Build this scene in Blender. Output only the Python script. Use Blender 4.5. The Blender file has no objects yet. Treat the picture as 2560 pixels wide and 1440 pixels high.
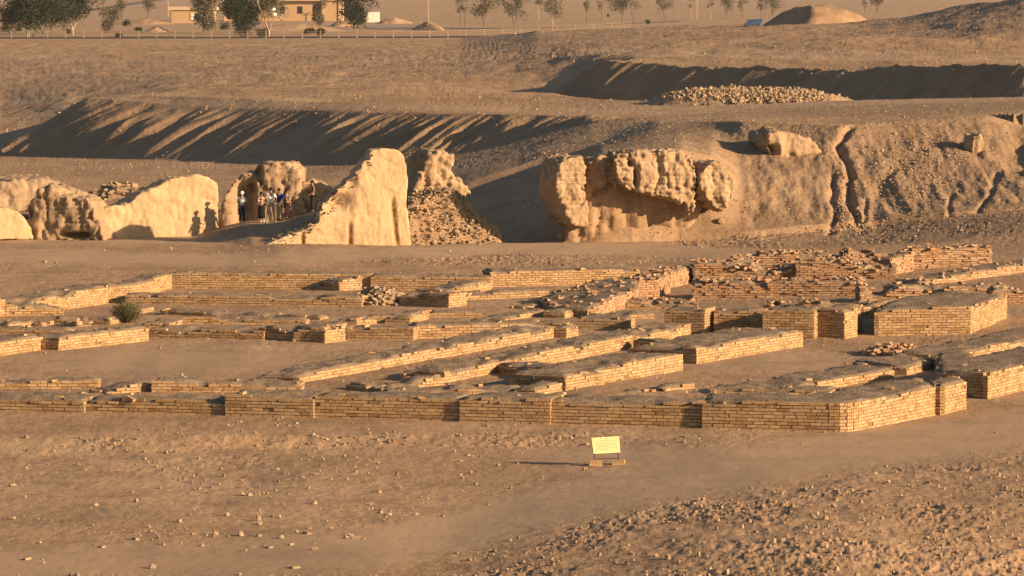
import bpy, math, random
import numpy as np
from mathutils import Vector

# ------------------------------------------------------------------ camera, light, exposure
F = 11000.0                      # focal length in pixels of a 2560 px wide picture
CAMH = 12.9                      # camera height above the floor of the excavation
PITCH = math.atan(766.0 / F)
scene = bpy.context.scene
COL = scene.collection
cam_data = bpy.data.cameras.new("camera")
cam = bpy.data.objects.new("camera", cam_data)
COL.objects.link(cam)
cam_data.sensor_width = 36.0
cam_data.lens = F / 2560.0 * 36.0
cam_data.clip_start = 1.0
cam_data.clip_end = 90000.0
cam.location = (0, 0, CAMH)
cam.rotation_euler = (math.pi / 2 - PITCH, 0, 0)
scene.camera = cam

SUN_EL = math.radians(16.5)
SUN_AZ = math.atan2(0.895, -0.445)         # clockwise from +Y
sun_dir = Vector((math.sin(SUN_AZ) * math.cos(SUN_EL), math.cos(SUN_AZ) * math.cos(SUN_EL), math.sin(SUN_EL)))
world = bpy.data.worlds.new("World")
scene.world = world
world.use_nodes = True
wn = world.node_tree
bg = wn.nodes['Background']
sky = wn.nodes.new('ShaderNodeTexSky')
sky.sky_type = 'NISHITA'
sky.sun_disc = False
sky.sun_elevation = SUN_EL
sky.sun_rotation = SUN_AZ
sky.altitude = 10
sky.dust_density = 1.5
wn.links.new(sky.outputs[0], bg.inputs['Color'])
bg.inputs['Strength'].default_value = 0.05
sl = bpy.data.lights.new("sun", 'SUN')
sl.energy = 4.9
sl.angle = math.radians(0.5)
sl.color = (1.0, 0.68, 0.41)
sun = bpy.data.objects.new("sun", sl)
COL.objects.link(sun)
sun.rotation_euler = sun_dir.to_track_quat('Z', 'Y').to_euler()
scene.view_settings.view_transform = 'Standard'
scene.view_settings.look = 'None'
scene.view_settings.exposure = 1.0
scene.view_settings.gamma = 1.0
scene.cycles.max_bounces = 5
scene.cycles.diffuse_bounces = 3

rnd = random.Random(7)
nr = np.random.RandomState(11)

# ------------------------------------------------------------------ picture <-> world
SP, CP = math.sin(PITCH), math.cos(PITCH)
def ray(x, y):
    u = x - 1280.0; v = 720.0 - y
    return (u, v * SP + F * CP, v * CP - F * SP)
def W(x, y, z):
    d = ray(x, y); t = (z - CAMH) / d[2]
    return Vector((d[0] * t, d[1] * t, z))
def WD(x, y, D):
    d = ray(x, y); t = D / d[1]
    return Vector((d[0] * t, D, CAMH + d[2] * t))
def proj(X, Y, Z):
    zz = Z - CAMH
    fw = Y * CP - zz * SP
    up = Y * SP + zz * CP
    return 1280 + F * X / fw, 720 - F * up / fw

# ------------------------------------------------------------------ numpy noise
def _h(i, j, k, s):
    n = (i.astype(np.int64) * 374761393 + j.astype(np.int64) * 668265263 + k.astype(np.int64) * 2147483647 + s * 974634777) & 0xFFFFFFFF
    n = ((n ^ (n >> 13)) * 1274126177) & 0xFFFFFFFF
    n = ((n ^ (n >> 16)) * 2246822519) & 0xFFFFFFFF
    return ((n ^ (n >> 15)) & 0xFFFFFF) / float(0xFFFFFF) * 2 - 1
def noise2(x, y, s=0):
    i = np.floor(x); j = np.floor(y); u = x - i; v = y - j
    u = u * u * (3 - 2 * u); v = v * v * (3 - 2 * v)
    k = np.zeros_like(i)
    a = _h(i, j, k, s); b = _h(i + 1, j, k, s); c = _h(i, j + 1, k, s); d = _h(i + 1, j + 1, k, s)
    return (a * (1 - u) + b * u) * (1 - v) + (c * (1 - u) + d * u) * v
def noise3(x, y, z, s=0):
    i = np.floor(x); j = np.floor(y); k = np.floor(z); u = x - i; v = y - j; w = z - k
    u = u * u * (3 - 2 * u); v = v * v * (3 - 2 * v); w = w * w * (3 - 2 * w)
    def P(kk):
        a = _h(i, j, kk, s); b = _h(i + 1, j, kk, s); c = _h(i, j + 1, kk, s); d = _h(i + 1, j + 1, kk, s)
        return (a * (1 - u) + b * u) * (1 - v) + (c * (1 - u) + d * u) * v
    return P(k) * (1 - w) + P(k + 1) * w
def fbm2(x, y, o=4, s=0, g=0.5):
    r = 0; a = 1.0; t = 0
    for q in range(o):
        r = r + a * noise2(x * 2 ** q + 13.7 * q, y * 2 ** q - 7.1 * q, s + q); t += a; a *= g
    return r / t
def fbm3(x, y, z, o=3, s=0, g=0.5):
    r = 0; a = 1.0; t = 0
    for q in range(o):
        r = r + a * noise3(x * 2 ** q + 3.7 * q, y * 2 ** q, z * 2 ** q + 1.9 * q, s + q); t += a; a *= g
    return r / t
def sstep(a, b, x):
    t = np.clip((x - a) / (b - a), 0, 1); return t * t * (3 - 2 * t)

# ------------------------------------------------------------------ object helpers
def mesh_obj(name, verts, faces, mats, parent=None, mat_idx=None, smooth=False):
    me = bpy.data.meshes.new(name)
    verts = np.asarray(verts, dtype=np.float32).reshape(-1, 3)
    if isinstance(faces, np.ndarray):
        nf, k = faces.shape
        me.vertices.add(len(verts)); me.vertices.foreach_set('co', verts.ravel())
        me.loops.add(nf * k); me.loops.foreach_set('vertex_index', faces.astype(np.int32).ravel())
        me.polygons.add(nf)
        me.polygons.foreach_set('loop_start', np.arange(0, nf * k, k, dtype=np.int32))
        me.polygons.foreach_set('loop_total', np.full(nf, k, dtype=np.int32))
        me.update(calc_edges=True); me.validate()
    else:
        me.from_pydata([tuple(v) for v in verts.tolist()], [], faces)
    if not isinstance(mats, (list, tuple)): mats = [mats]
    for m in mats: me.materials.append(m)
    if mat_idx is not None: me.polygons.foreach_set('material_index', np.asarray(mat_idx, dtype=np.int32))
    me.polygons.foreach_set('use_smooth', np.full(len(me.polygons), bool(smooth)))
    o = bpy.data.objects.new(name, me); COL.objects.link(o)
    if parent is not None: o.parent = parent
    return o
def tag(o, label=None, cat=None, group=None, kind=None):
    if label: o['label'] = label
    if cat: o['category'] = cat
    if group: o['group'] = group
    if kind: o['kind'] = kind
    return o
def empty(name, label, cat, loc=(0, 0, 0), group=None):
    o = bpy.data.objects.new(name, None); COL.objects.link(o); o.location = loc
    o.empty_display_size = 0.3
    return tag(o, label, cat, group)

class MB:
    """collects simple shapes into one mesh"""
    def __init__(s): s.v = []; s.f = []; s.m = []
    def add(s, vs, fs, mi=0):
        b = len(s.v); s.v += [tuple(v) for v in vs]; s.f += [tuple(i + b for i in f) for f in fs]; s.m += [mi] * len(fs)
    def box(s, c, size, rz=0.0, mi=0, rx=0.0, taper=1.0):
        hx, hy, hz = size[0] / 2, size[1] / 2, size[2] / 2
        vs = []
        for z in (-hz, hz):
            k = taper if z > 0 else 1.0
            for x, y in ((-hx, -hy), (hx, -hy), (hx, hy), (-hx, hy)):
                p = Vector((x * k, y * k, z))
                if rx: p = Vector((p.x, p.y * math.cos(rx) - p.z * math.sin(rx), p.y * math.sin(rx) + p.z * math.cos(rx)))
                vs.append((c[0] + p.x * math.cos(rz) - p.y * math.sin(rz), c[1] + p.x * math.sin(rz) + p.y * math.cos(rz), c[2] + p.z))
        s.add(vs, [(0, 3, 2, 1), (4, 5, 6, 7), (0, 1, 5, 4), (1, 2, 6, 5), (2, 3, 7, 6), (3, 0, 4, 7)], mi)
    def tube(s, pts, rad, n=6, mi=0, cap=True):
        pts = [Vector(p) for p in pts]; b = len(s.v)
        for i, p in enumerate(pts):
            d = (pts[min(i + 1, len(pts) - 1)] - pts[max(i - 1, 0)]).normalized()
            a = d.orthogonal().normalized() if abs(d.z) < 0.9 else Vector((1, 0, 0)).cross(d).normalized()
            if i and a.dot(pa) < 0: a = -a
            pa = a; c = d.cross(a)
            for k in range(n):
                t = 2 * math.pi * k / n
                s.v.append(tuple(p + (a * math.cos(t) + c * math.sin(t)) * rad[i]))
        for i in range(len(pts) - 1):
            for k in range(n):
                q = (k + 1) % n
                s.f.append((b + i * n + k, b + i * n + q, b + (i + 1) * n + q, b + (i + 1) * n + k)); s.m.append(mi)
        if cap:
            s.f.append(tuple(b + k for k in range(n))[::-1]); s.m.append(mi)
            e = b + (len(pts) - 1) * n; s.f.append(tuple(e + k for k in range(n))); s.m.append(mi)
    def build(s, name, mats, parent=None, smooth=False):
        return mesh_obj(name, s.v, s.f, mats, parent, s.m, smooth)

# ------------------------------------------------------------------ materials
def new_mat(name):
    m = bpy.data.materials.new(name); m.use_nodes = True
    nt = m.node_tree; b = nt.nodes['Principled BSDF']
    b.inputs['Roughness'].default_value = 0.95
    b.inputs['Specular IOR Level'].default_value = 0.15
    return m, nt, b
def nd(nt, t, **k):
    n = nt.nodes.new(t)
    for a, v in k.items(): setattr(n, a, v)
    return n
def ramp(nt, src, stops):
    r = nd(nt, 'ShaderNodeValToRGB'); e = r.color_ramp.elements
    while len(e) > 1: e.remove(e[-1])
    e[0].position = stops[0][0]; e[0].color = (*stops[0][1], 1)
    for p, c in stops[1:]:
        q = e.new(p); q.color = (*c, 1)
    nt.links.new(src, r.inputs[0]); return r.outputs[0]
def nz(nt, scale, detail=4, rough=0.55, vec=None, dist=0.0):
    n = nd(nt, 'ShaderNodeTexNoise'); n.inputs['Scale'].default_value = scale
    n.inputs['Detail'].default_value = detail; n.inputs['Roughness'].default_value = rough
    n.inputs['Distortion'].default_value = dist
    if vec is not None: nt.links.new(vec, n.inputs['Vector'])
    return n
def mixc(nt, fac, a, b, mode='MIX'):
    m = nd(nt, 'ShaderNodeMix', data_type='RGBA', blend_type=mode)
    def put(i, v):
        if isinstance(v, (int, float)): m.inputs[i].default_value = v
        elif isinstance(v, tuple): m.inputs[i].default_value = (*v, 1)
        else: nt.links.new(v, m.inputs[i])
    put(0, fac); put(6, a); put(7, b); return m.outputs[2]
def bump(nt, b, h, strength, dist):
    n = nd(nt, 'ShaderNodeBump'); n.inputs['Strength'].default_value = strength; n.inputs['Distance'].default_value = dist
    nt.links.new(h, n.inputs['Height']); nt.links.new(n.outputs[0], b.inputs['Normal']); return n

def plain(name, col, rough=0.9, var=0.15, scale=6.0):
    m, nt, b = new_mat(name); b.inputs['Roughness'].default_value = rough
    g = nd(nt, 'ShaderNodeTexCoord')
    n = nz(nt, scale, 3, vec=g.outputs['Object'])
    c = ramp(nt, n.outputs[0], [(0.3, tuple(max(0, v * (1 - var)) for v in col)), (0.7, tuple(min(1, v * (1 + var)) for v in col))])
    nt.links.new(c, b.inputs['Base Color']); return m

def ground_mat():
    m, nt, b = new_mat('dry_earth')
    g = nd(nt, 'ShaderNodeTexCoord').outputs['Object']
    big = nz(nt, 0.06, 5, 0.6, g); mid = nz(nt, 0.5, 5, 0.65, g); fine = nz(nt, 6.5, 6, 0.75, g)
    c1 = ramp(nt, big.outputs[0], [(0.3, (0.33, 0.218, 0.127)), (0.5, (0.385, 0.260, 0.155)), (0.72, (0.435, 0.302, 0.188))])
    c2 = ramp(nt, mid.outputs[0], [(0.28, (0.58, 0.58, 0.57)), (0.52, (1, 1, 1)), (0.78, (1.18, 1.16, 1.13))])
    c3 = ramp(nt, fine.outputs[0], [(0.30, (0.36, 0.37, 0.36)), (0.45, (0.95, 0.95, 0.95)), (0.6, (1.03, 1.03, 1.01)), (0.75, (1.4, 1.37, 1.3))])
    c = mixc(nt, 0.75, c1, c2, 'MULTIPLY'); cc = mixc(nt, 0.9, c, c3, 'MULTIPLY')
    at = nd(nt, 'ShaderNodeAttribute', attribute_name='path')        # trodden, silt-covered ground
    sm = nd(nt, 'ShaderNodeSeparateColor'); nt.links.new(at.outputs['Color'], sm.inputs[0])
    pth = mixc(nt, 0.4, mixc(nt, 0.3, c, c3, 'MULTIPLY'), (0.42, 0.31, 0.205))
    c = mixc(nt, sm.outputs[0], cc, pth)
    c = mixc(nt, sm.outputs[1], c, (0.48, 0.36, 0.215))               # lighter orange-yellow ground
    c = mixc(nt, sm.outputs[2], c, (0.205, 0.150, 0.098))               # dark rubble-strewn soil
    nt.links.new(c, b.inputs['Base Color'])
    # relief: clods and pebbles
    v1 = nd(nt, 'ShaderNodeTexVoronoi'); v1.inputs['Scale'].default_value = 2.6; nt.links.new(g, v1.inputs['Vector'])
    add = nd(nt, 'ShaderNodeMath', operation='ADD'); nt.links.new(fine.outputs[0], add.inputs[0])
    mu = nd(nt, 'ShaderNodeMath', operation='MULTIPLY'); nt.links.new(mid.outputs[0], mu.inputs[0]); mu.inputs[1].default_value = 2.2
    nt.links.new(mu.outputs[0], add.inputs[1])
    ad2 = nd(nt, 'ShaderNodeMath', operation='SUBTRACT'); nt.links.new(add.outputs[0], ad2.inputs[0])
    m2 = nd(nt, 'ShaderNodeMath', operation='MULTIPLY'); nt.links.new(v1.outputs['Distance'], m2.inputs[0]); m2.inputs[1].default_value = 0.5
    nt.links.new(m2.outputs[0], ad2.inputs[1])
    bp = bump(nt, b, ad2.outputs[0], 0.5, 0.10)
    inv = nd(nt, 'ShaderNodeMath', operation='MULTIPLY_ADD'); nt.links.new(sm.outputs[0], inv.inputs[0]); inv.inputs[1].default_value = -0.38; inv.inputs[2].default_value = 0.5
    nt.links.new(inv.outputs[0], bp.inputs['Strength'])
    return m
GROUND = ground_mat()

def brick_mat(name, stops, dust=(0.33, 0.25, 0.17)):
    m, nt, b = new_mat(name)
    g = nd(nt, 'ShaderNodeNewGeometry')
    c = ramp(nt, g.outputs['Random Per Island'], stops)
    tc = nd(nt, 'ShaderNodeTexCoord').outputs['Object']
    n = nz(nt, 9.0, 4, 0.65, tc)
    c2 = ramp(nt, n.outputs[0], [(0.3, (0.72, 0.7, 0.68)), (0.55, (1, 1, 1)), (0.75, (1.12, 1.1, 1.08))])
    c = mixc(nt, 0.8, c, c2, 'MULTIPLY')
    n2 = nz(nt, 0.9, 4, 0.6, tc)
    f = ramp(nt, n2.outputs[0], [(0.48, (0, 0, 0)), (0.72, (0.55, 0.55, 0.55))])
    c = mixc(nt, f, c, dust)
    nt.links.new(c, b.inputs['Base Color'])
    bump(nt, b, n.outputs[0], 0.35, 0.010)
    return m
YB = [(0.0, (0.27, 0.17, 0.085)), (0.25, (0.37, 0.24, 0.12)), (0.6, (0.42, 0.28, 0.143)), (0.88, (0.48, 0.335, 0.18)), (0.96, (0.37, 0.21, 0.125)), (1.0, (0.47, 0.36, 0.225))]
RB = [(0.0, (0.32, 0.185, 0.105)), (0.4, (0.385, 0.24, 0.14)), (0.8, (0.42, 0.28, 0.17)), (1.0, (0.45, 0.34, 0.22))]
BRICK = brick_mat('fired_brick_yellow', YB)
BRICKR = brick_mat('fired_brick_red', RB)
MORTAR = plain('mud_mortar', (0.20, 0.128, 0.072), 0.95, 0.25, 8)
def cap_mat():
    m, nt, b = new_mat('mud_capping')
    g = nd(nt, 'ShaderNodeTexCoord').outputs['Object']
    n = nz(nt, 1.2, 5, 0.65, g); f = nz(nt, 11.0, 4, 0.7, g)
    c = ramp(nt, n.outputs[0], [(0.3, (0.175, 0.132, 0.088)), (0.55, (0.235, 0.180, 0.122)), (0.75, (0.35, 0.268, 0.185))])
    c2 = ramp(nt, f.outputs[0], [(0.3, (0.55, 0.55, 0.55)), (0.5, (1, 1, 1)), (0.75, (1.3, 1.25, 1.2))])
    c = mixc(nt, 0.8, c, c2, 'MULTIPLY'); nt.links.new(c, b.inputs['Base Color'])
    bump(nt, b, f.outputs[0], 0.7, 0.05); return m
CAP = cap_mat()
# ------------------------------------------------------------------ terrain: lofted break lines
# every break line runs from left to right across the site; ('v', x, y, z) fixes its height, ('d', x, y, D) its distance,
# ('h', x, D, z) both
def V(x, y, z): p = W(x, y, z); return (1280 + p.x / p.y * F, p.y, p.z)
def DD(x, y, D): p = WD(x, y, D); return (1280 + p.x / p.y * F, p.y, p.z)
def HH(x, D, z): return (x, D, z)
LINES = [
 ('near', [HH(0, 40, -0.3), HH(2560, 40, 0.3)]),
 ('bot', [V(0, 1440, -0.35), V(1100, 1440, -0.3), V(1500, 1440, 0.1), V(2050, 1440, 0.45), V(2560, 1440, -0.1)]),
 ('fore', [V(0, 1300, -0.3), V(1200, 1300, -0.25), V(1600, 1280, 0.15), V(2000, 1250, 0.45), V(2560, 1270, 0.40)]),
 ('step0', [V(0, 1150, -0.32), V(700, 1120, -0.28), V(1500, 1118, -0.2), V(1800, 1150, -0.05), V(2560, 1130, 0)]),
 ('step1', [V(0, 1085, 0), V(700, 1088, 0), V(1500, 1086, 0), V(2560, 1088, 0)]),
 ('mid', [V(0, 860, 0), V(2560, 860, 0)]),
 ('B1', [V(0, 700, 0), V(430, 668, 0.05), V(1700, 655, 0.1), V(2100, 635, 0.4), V(2560, 610, 0.9)]),
 ('B2', [V(0, 594, .05), V(180, 600, .05), V(420, 598, .1), V(600, 610, .22), V(700, 618, .3), V(1030, 620, .3), V(1240, 607, .3), V(1700, 602, .3), V(1860, 598, .4), V(2200, 570, .9), V(2560, 525, 1.9)]),
 ('B2b', [HH(0, 216, 0), HH(480, 214, .08), HH(600, 211.8, .25), HH(700, 212, .26), HH(800, 213, .2), HH(900, 214, .12), HH(1000, 215, .05), HH(1060, 215.5, 0), HH(1240, 216, .1), HH(1380, 213.2, 0), HH(1700, 212.8, .2), HH(1860, 212.5, .45), HH(2200, 212.6, .88), HH(2560, 212.9, 1.88)]),
 ('B3', [HH(0, 222, 0.0), HH(480, 222, .1), HH(560, 218.6, .6), HH(620, 217.8, .9), HH(680, 217.3, .95), HH(720, 217, 1.1), HH(790, 217, 1.55), HH(900, 217.6, 1.5), HH(1000, 219, .5), HH(1100, 222, 0), HH(1240, 219, 0), HH(1380, 214, -0.2), HH(1700, 213.5, 0.2), HH(1860, 213, 0.5), HH(2200, 213, 0.85), HH(2560, 213.5, 1.85)]),
 ('V1', [HH(0, 250, 0.0), HH(480, 244, 0.2), HH(560, 238, .6), HH(900, 238, .7), HH(1020, 230, 0), HH(1170, 222.8, 0.1), HH(1215, 222, 0), HH(1280, 220, 0), HH(1380, 215.5, 0), HH(1500, 214.6, 0.4), HH(1700, 214.4, 0.6), HH(1860, 214, 0.7), HH(2560, 214.5, 2.0)]),
 ('H1', [HH(0, 256, 0.0), HH(900, 240, .1), HH(1080, 236, .2), HH(1170, 234, .4), HH(1280, 230, .5), HH(1340, 226, .7), HH(1400, 221, 1.6), HH(1450, 219.5, 3.2), HH(1500, 219.5, 4.2), HH(1700, 219.5, 4.6), HH(1780, 220, 4.2), HH(1850, 221, 2.9), HH(2100, 221, 2.2), HH(2560, 222, 3.1)]),
 ('V2', [HH(0, 262, 0.0), HH(900, 248, 0.3), HH(1080, 246, 1.15), HH(1170, 245, 1.75), HH(1300, 249, 2.5), HH(1350, 251, 2.85), HH(1400, 252, 3.1), HH(1450, 254, 3.35), DD(1520, 350, 256), DD(1640, 304, 260), DD(1850, 304, 238), DD(2100, 312, 233), DD(2350, 296, 236), DD(2560, 285, 238)]),
 ('T1', [HH(-300, 362, -1.2), DD(0, 392, 346), DD(300, 398, 330), DD(500, 404, 318), DD(760, 412, 302), DD(1000, 408, 290), DD(1135, 387, 288), DD(1220, 367, 288), DD(1292, 352, 285), DD(1405, 322, 283), DD(1480, 307, 279), DD(1650, 293, 273), DD(1850, 286, 266), DD(2100, 278, 262), DD(2560, 266, 258)]),
 ('T2', [HH(-300, 363, -1.1), DD(0, 384, 347), DD(100, 316, 355), DD(215, 240, 355), DD(300, 248, 350), DD(420, 262, 343), DD(600, 272, 332), DD(760, 276, 322), DD(1000, 282, 306), DD(1135, 285, 299), DD(1300, 287, 292), DD(1480, 290, 284), DD(1650, 289, 279), DD(1850, 282, 272), DD(2100, 274, 268), DD(2560, 262, 263)]),
 ('T3', [HH(-300, 368, -.9), HH(0, 365, -.7), HH(110, 363, -.1), HH(180, 360, 1.6), HH(230, 357, 3.6), HH(300, 356, 3.8), HH(1000, 315, 4.1), HH(1300, 301, 4.0), HH(1650, 290, 4.4), HH(2560, 275, 5.35)]),
 ('L1', [HH(-300, 400, -.5), HH(0, 400, -.2), HH(100, 400, .3), HH(365, 393, 2.9), HH(600, 368, 3.9), V(1000, 228, 4.1), V(1380, 238, 4.3), V(1500, 247, 4.4), V(1640, 254, 4.5), V(1900, 256, 4.6), V(2130, 251, 4.9), V(2560, 241, 5.3)]),
 ('U1', [HH(0, 430, 0), HH(400, 404, 3.0), HH(700, 376, 3.9), HH(1000, 356, 4.1), DD(1378, 236, 350), HH(1440, 350, 3.6), HH(1510, 344, 2.9), HH(1600, 340.5, 2.9), HH(1700, 335.5, 2.9), HH(2000, 321.5, 2.9), HH(2150, 314.5, 2.9), HH(2240, 310.5, 2.9), HH(2400, 303.5, 2.9), HH(2560, 296.5, 2.9)]),
 ('U2', [HH(0, 440, 0), HH(400, 412, 3.0), HH(700, 384, 3.9), HH(1000, 362, 4.1), DD(1378, 234, 357), DD(1440, 192, 356), DD(1510, 146, 352.5), DD(1600, 158, 349), DD(1700, 168, 344), DD(2000, 175, 330), DD(2150, 178, 323), DD(2240, 165, 319), DD(2400, 168, 312), DD(2560, 162, 305)]),
 ('U3', [HH(0, 455, .1), HH(400, 425, 3.0), HH(700, 398, 3.9), HH(1000, 378, 4.1), HH(1378, 376, 4.0), HH(1440, 376, 4.2), HH(1510, 374, 5.6), HH(1580, 370, 6.5), HH(1700, 362, 6.7), HH(2560, 325, 6.9)]),
 ('K1', [V(-300, 150, .6), V(0, 150, .8), V(600, 150, 2.2), V(1200, 150, 4.6), V(1500, 135, 6.2), V(1700, 128, 6.7), V(2000, 122, 6.9), V(2200, 100, 7.2), V(2460, 126, 7.0), V(2560, 128, 7.0)]),
 ('K2', [V(-300, 108, 1.0), V(0, 106, 1.0), V(600, 101, 1.0), V(1150, 95, 1.0), DD(1340, 77, 700), DD(1700, 64, 640), DD(1860, 62, 600), DD(2120, 56, 580), DD(2250, 42, 550), DD(2400, 14, 520), DD(2560, -8, 490), DD(3200, -50, 440)]),
 ('K3', [HH(-300, 1000, 0.0), HH(0, 1000, 0), HH(1150, 1010, 0), HH(1340, 900, 0), HH(2560, 800, 0)]),
 ('P1', [HH(0, 1150, 0), HH(2560, 1150, 0)]),
 ('P2', [HH(0, 1800, 0), HH(2560, 1800, 0)]),
 ('P3', [HH(0, 3200, 0), HH(2560, 3200, 0)]),
 ('P4', [HH(0, 12000, 0), HH(2560, 12000, 0)]),
 ('P5', [HH(0, 70000, 0), HH(2560, 70000, 0)]),
]
cc = np.concatenate([-11000 + np.arange(0, 9200, 400.0), -1800 + np.arange(0, 1700, 25.0), np.arange(-100, 2660, 2.6), np.arange(2660, 4400, 25.0), np.arange(4400, 13600, 400.0)])
NC = len(cc)
Dl = []; Zl = []
for nme, pts in LINES:
    p = np.array(sorted(pts)); d = np.interp(cc, p[:, 0], p[:, 1]); z = np.interp(cc, p[:, 0], p[:, 2])
    inn = (cc > -100) & (cc < 2660)
    kw = 100 if nme in ('near', 'bot', 'fore', 'step0', 'step1') else 7
    ker = np.exp(-np.linspace(-2, 2, 2 * kw + 1) ** 2); ker /= ker.sum()
    for a in (d, z):
        b_ = np.convolve(np.pad(a, kw, 'edge'), ker, 'valid')
        if kw > 7:       # only blend inside the dense columns
            m_ = (cc > 180) & (cc < 2380); wgt = np.clip(np.minimum(cc - 180, 2380 - cc) / 200, 0, 1); a[m_] = (a * (1 - wgt) + b_ * wgt)[m_]
        else: a[inn] = b_[inn]
    if Dl: d = np.maximum(d, Dl[-1] + 0.3)
    Dl.append(d); Zl.append(z)
names = [n for n, _ in LINES]
rowD = []; rowZ = []; rowB = []; rowT = []
vis = (cc > 0) & (cc < 2560)
for k in range(len(LINES) - 1):
    px0, py0 = proj((cc - 1280) / F * Dl[k], Dl[k], Zl[k]); px1, py1 = proj((cc - 1280) / F * Dl[k + 1], Dl[k + 1], Zl[k + 1])
    ext = np.abs(py0 - py1)[vis].max()
    n = int(min(max(5, ext / 2.6), 130))
    if names[k] == 'near': n = 14
    for q in range(n):
        t = q / n
        if names[k] in ('P1', 'P2', 'P3', 'P4'):
            d = 1 / ((1 - t) / Dl[k] + t / Dl[k + 1])
        else: d = Dl[k] * (1 - t) + Dl[k + 1] * t
        rowD.append(d); rowZ.append(Zl[k] * (1 - t) + Zl[k + 1] * t); rowB.append(k); rowT.append(t)
rowD.append(Dl[-1]); rowZ.append(Zl[-1]); rowB.append(len(LINES) - 2); rowT.append(1.0)
TD = np.array(rowD); TZ = np.array(rowZ); TB = np.array(rowB); TT = np.array(rowT)
NR = len(TD)
for it in range(2):
    TZ[1:-1] = 0.25 * TZ[:-2] + 0.5 * TZ[1:-1] + 0.25 * TZ[2:]
TX = (cc[None, :] - 1280) / F * TD
PX, PY = proj(TX, TD, TZ)
band = lambda a: (TB == names.index(a))[:, None]
tt = TT[:, None]
Y = TD; X = TX
def yl(pts):    # picture row of a drawn line at every vertex column
    p = np.array(pts, float); return np.interp(PX, p[:, 0], p[:, 1])
def blob(x, y, rx, ry, p=1.0): return np.exp(-(((PX - x) / rx) ** 2 + ((PY - y) / ry) ** 2) ** p)
# --- soil classes
warp = fbm2(X * .35, Y * .12, 3, 5) * 14
A_path = np.zeros_like(X); A_yellow = np.zeros_like(X); A_dark = np.zeros_like(X)
pathc = yl([(-50, 1425), (500, 1415), (900, 1375), (1250, 1300), (1500, 1235), (1800, 1175), (2100, 1128), (2560, 1075)])
A_path = np.maximum(A_path, 1 - sstep(30, 75, np.abs(PY - pathc + warp)))
A_path = np.maximum(A_path, blob(1650, 1140, 330, 28, 2))
pth2 = yl([(-50, 640), (600, 650), (1000, 632), (1300, 618), (1600, 622), (1900, 640)])
A_path = np.maximum(A_path, (1 - sstep(10, 24, np.abs(PY - pth2 + warp * .4))) * (PX < 1950))
A_path = np.maximum(A_path, blob(420, 905, 380, 34, 2)); A_path = np.maximum(A_path, blob(1900, 905, 250, 34, 2) * .8)
A_path = np.maximum(A_path, blob(300, 600, 400, 16, 2))
A_path = np.maximum(A_path, (1 - sstep(4, 9, np.abs(PY - yl([(200, 250), (700, 262), (1100, 272), (1500, 276), (1800, 268), (2100, 258), (2560, 250)])))) * .9)
A_path = np.maximum(A_path, (1 - sstep(5, 12, np.abs(PY - yl([(1400, 128), (1700, 132), (2560, 150)])))) * (PX > 1450))
A_path = np.maximum(A_path, sstep(1120, 1160, Y) * .6)
A_yellow = np.maximum(A_yellow, blob(740, 252, 110, 4, 2) * .8)
A_yellow = np.maximum(A_yellow, blob(90, 1118, 170, 24, 2) * .45)  # lighter orange-yellow patch near the left end of the step
A_dark = np.maximum(A_dark, sstep(0.0, .5, fbm2(X * .5, Y * .12, 4, 9)) * .30)
edge2 = yl([(1100, 1470), (1230, 1400), (1400, 1320), (1700, 1235), (2100, 1165), (2560, 1110)])
rough = sstep(0, 30, PY - edge2 + warp)
rough = np.maximum(rough, (1 - sstep(12, 26, np.abs(PY - yl([(0, 1160), (200, 1120), (400, 1100), (1500, 1102), (1650, 1112)]) + warp * .5))) * (PX < 1750) * .75)
rough = np.maximum(rough, (1 - sstep(16, 34, np.abs(PY - yl([(700, 648), (1000, 640), (1500, 645), (1900, 610), (2200, 585), (2560, 560)]) + warp * .4))) * sstep(800, 1000, PX))
rough = np.maximum(rough, sstep(1850, 2100, PX) * (PY > 285) * (PY < 600) * 0.5)
rough = np.maximum(rough, 0.5 * sstep(.0, .4, fbm2(X * .25, Y * .1, 3, 21)))
rough = rough * (1 - A_path * .85) * (1 - sstep(900, 1100, Y))
rough = np.maximum(rough, 0.6 * sstep(450, 400, PY) * sstep(900, 700, Y))
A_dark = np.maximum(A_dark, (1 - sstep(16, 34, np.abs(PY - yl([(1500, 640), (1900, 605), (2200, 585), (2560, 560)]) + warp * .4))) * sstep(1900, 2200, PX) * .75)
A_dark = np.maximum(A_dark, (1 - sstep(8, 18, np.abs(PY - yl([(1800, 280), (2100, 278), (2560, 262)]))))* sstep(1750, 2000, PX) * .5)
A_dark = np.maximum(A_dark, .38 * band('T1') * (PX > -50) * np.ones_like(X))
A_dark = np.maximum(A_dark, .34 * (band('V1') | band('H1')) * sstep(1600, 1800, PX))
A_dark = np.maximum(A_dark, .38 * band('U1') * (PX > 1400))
# --- relief
dz = rough * (0.05 * fbm2(X * 1.3, Y * .9, 3, 2, .62) + 0.042 * fbm2(X * 5.5, Y * 2.8, 3, 31, .7) * (.5 + 1.2 * sstep(-.2, .4, fbm2(X * .5, Y * .25, 2, 33))))
dz += 0.018 * fbm2(X * 3.1, Y * 1.7, 3, 35, .7) * (1 - .6 * A_path) * (Y < 320)
dz += 0.05 * fbm2(X * .22, Y * .1, 3, 3) * (Y < 900)
farr = sstep(290, 420, Y) * sstep(950, 800, Y)
dz += farr * (0.35 * fbm2(X * .10, Y * .035, 4, 40, .6) + 0.16 * fbm2(X * .5, Y * .16, 3, 41, .6))
dz += sstep(1000, 1100, Y) * 0.25 * fbm2(X * .03, Y * .008, 3, 44)
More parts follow.
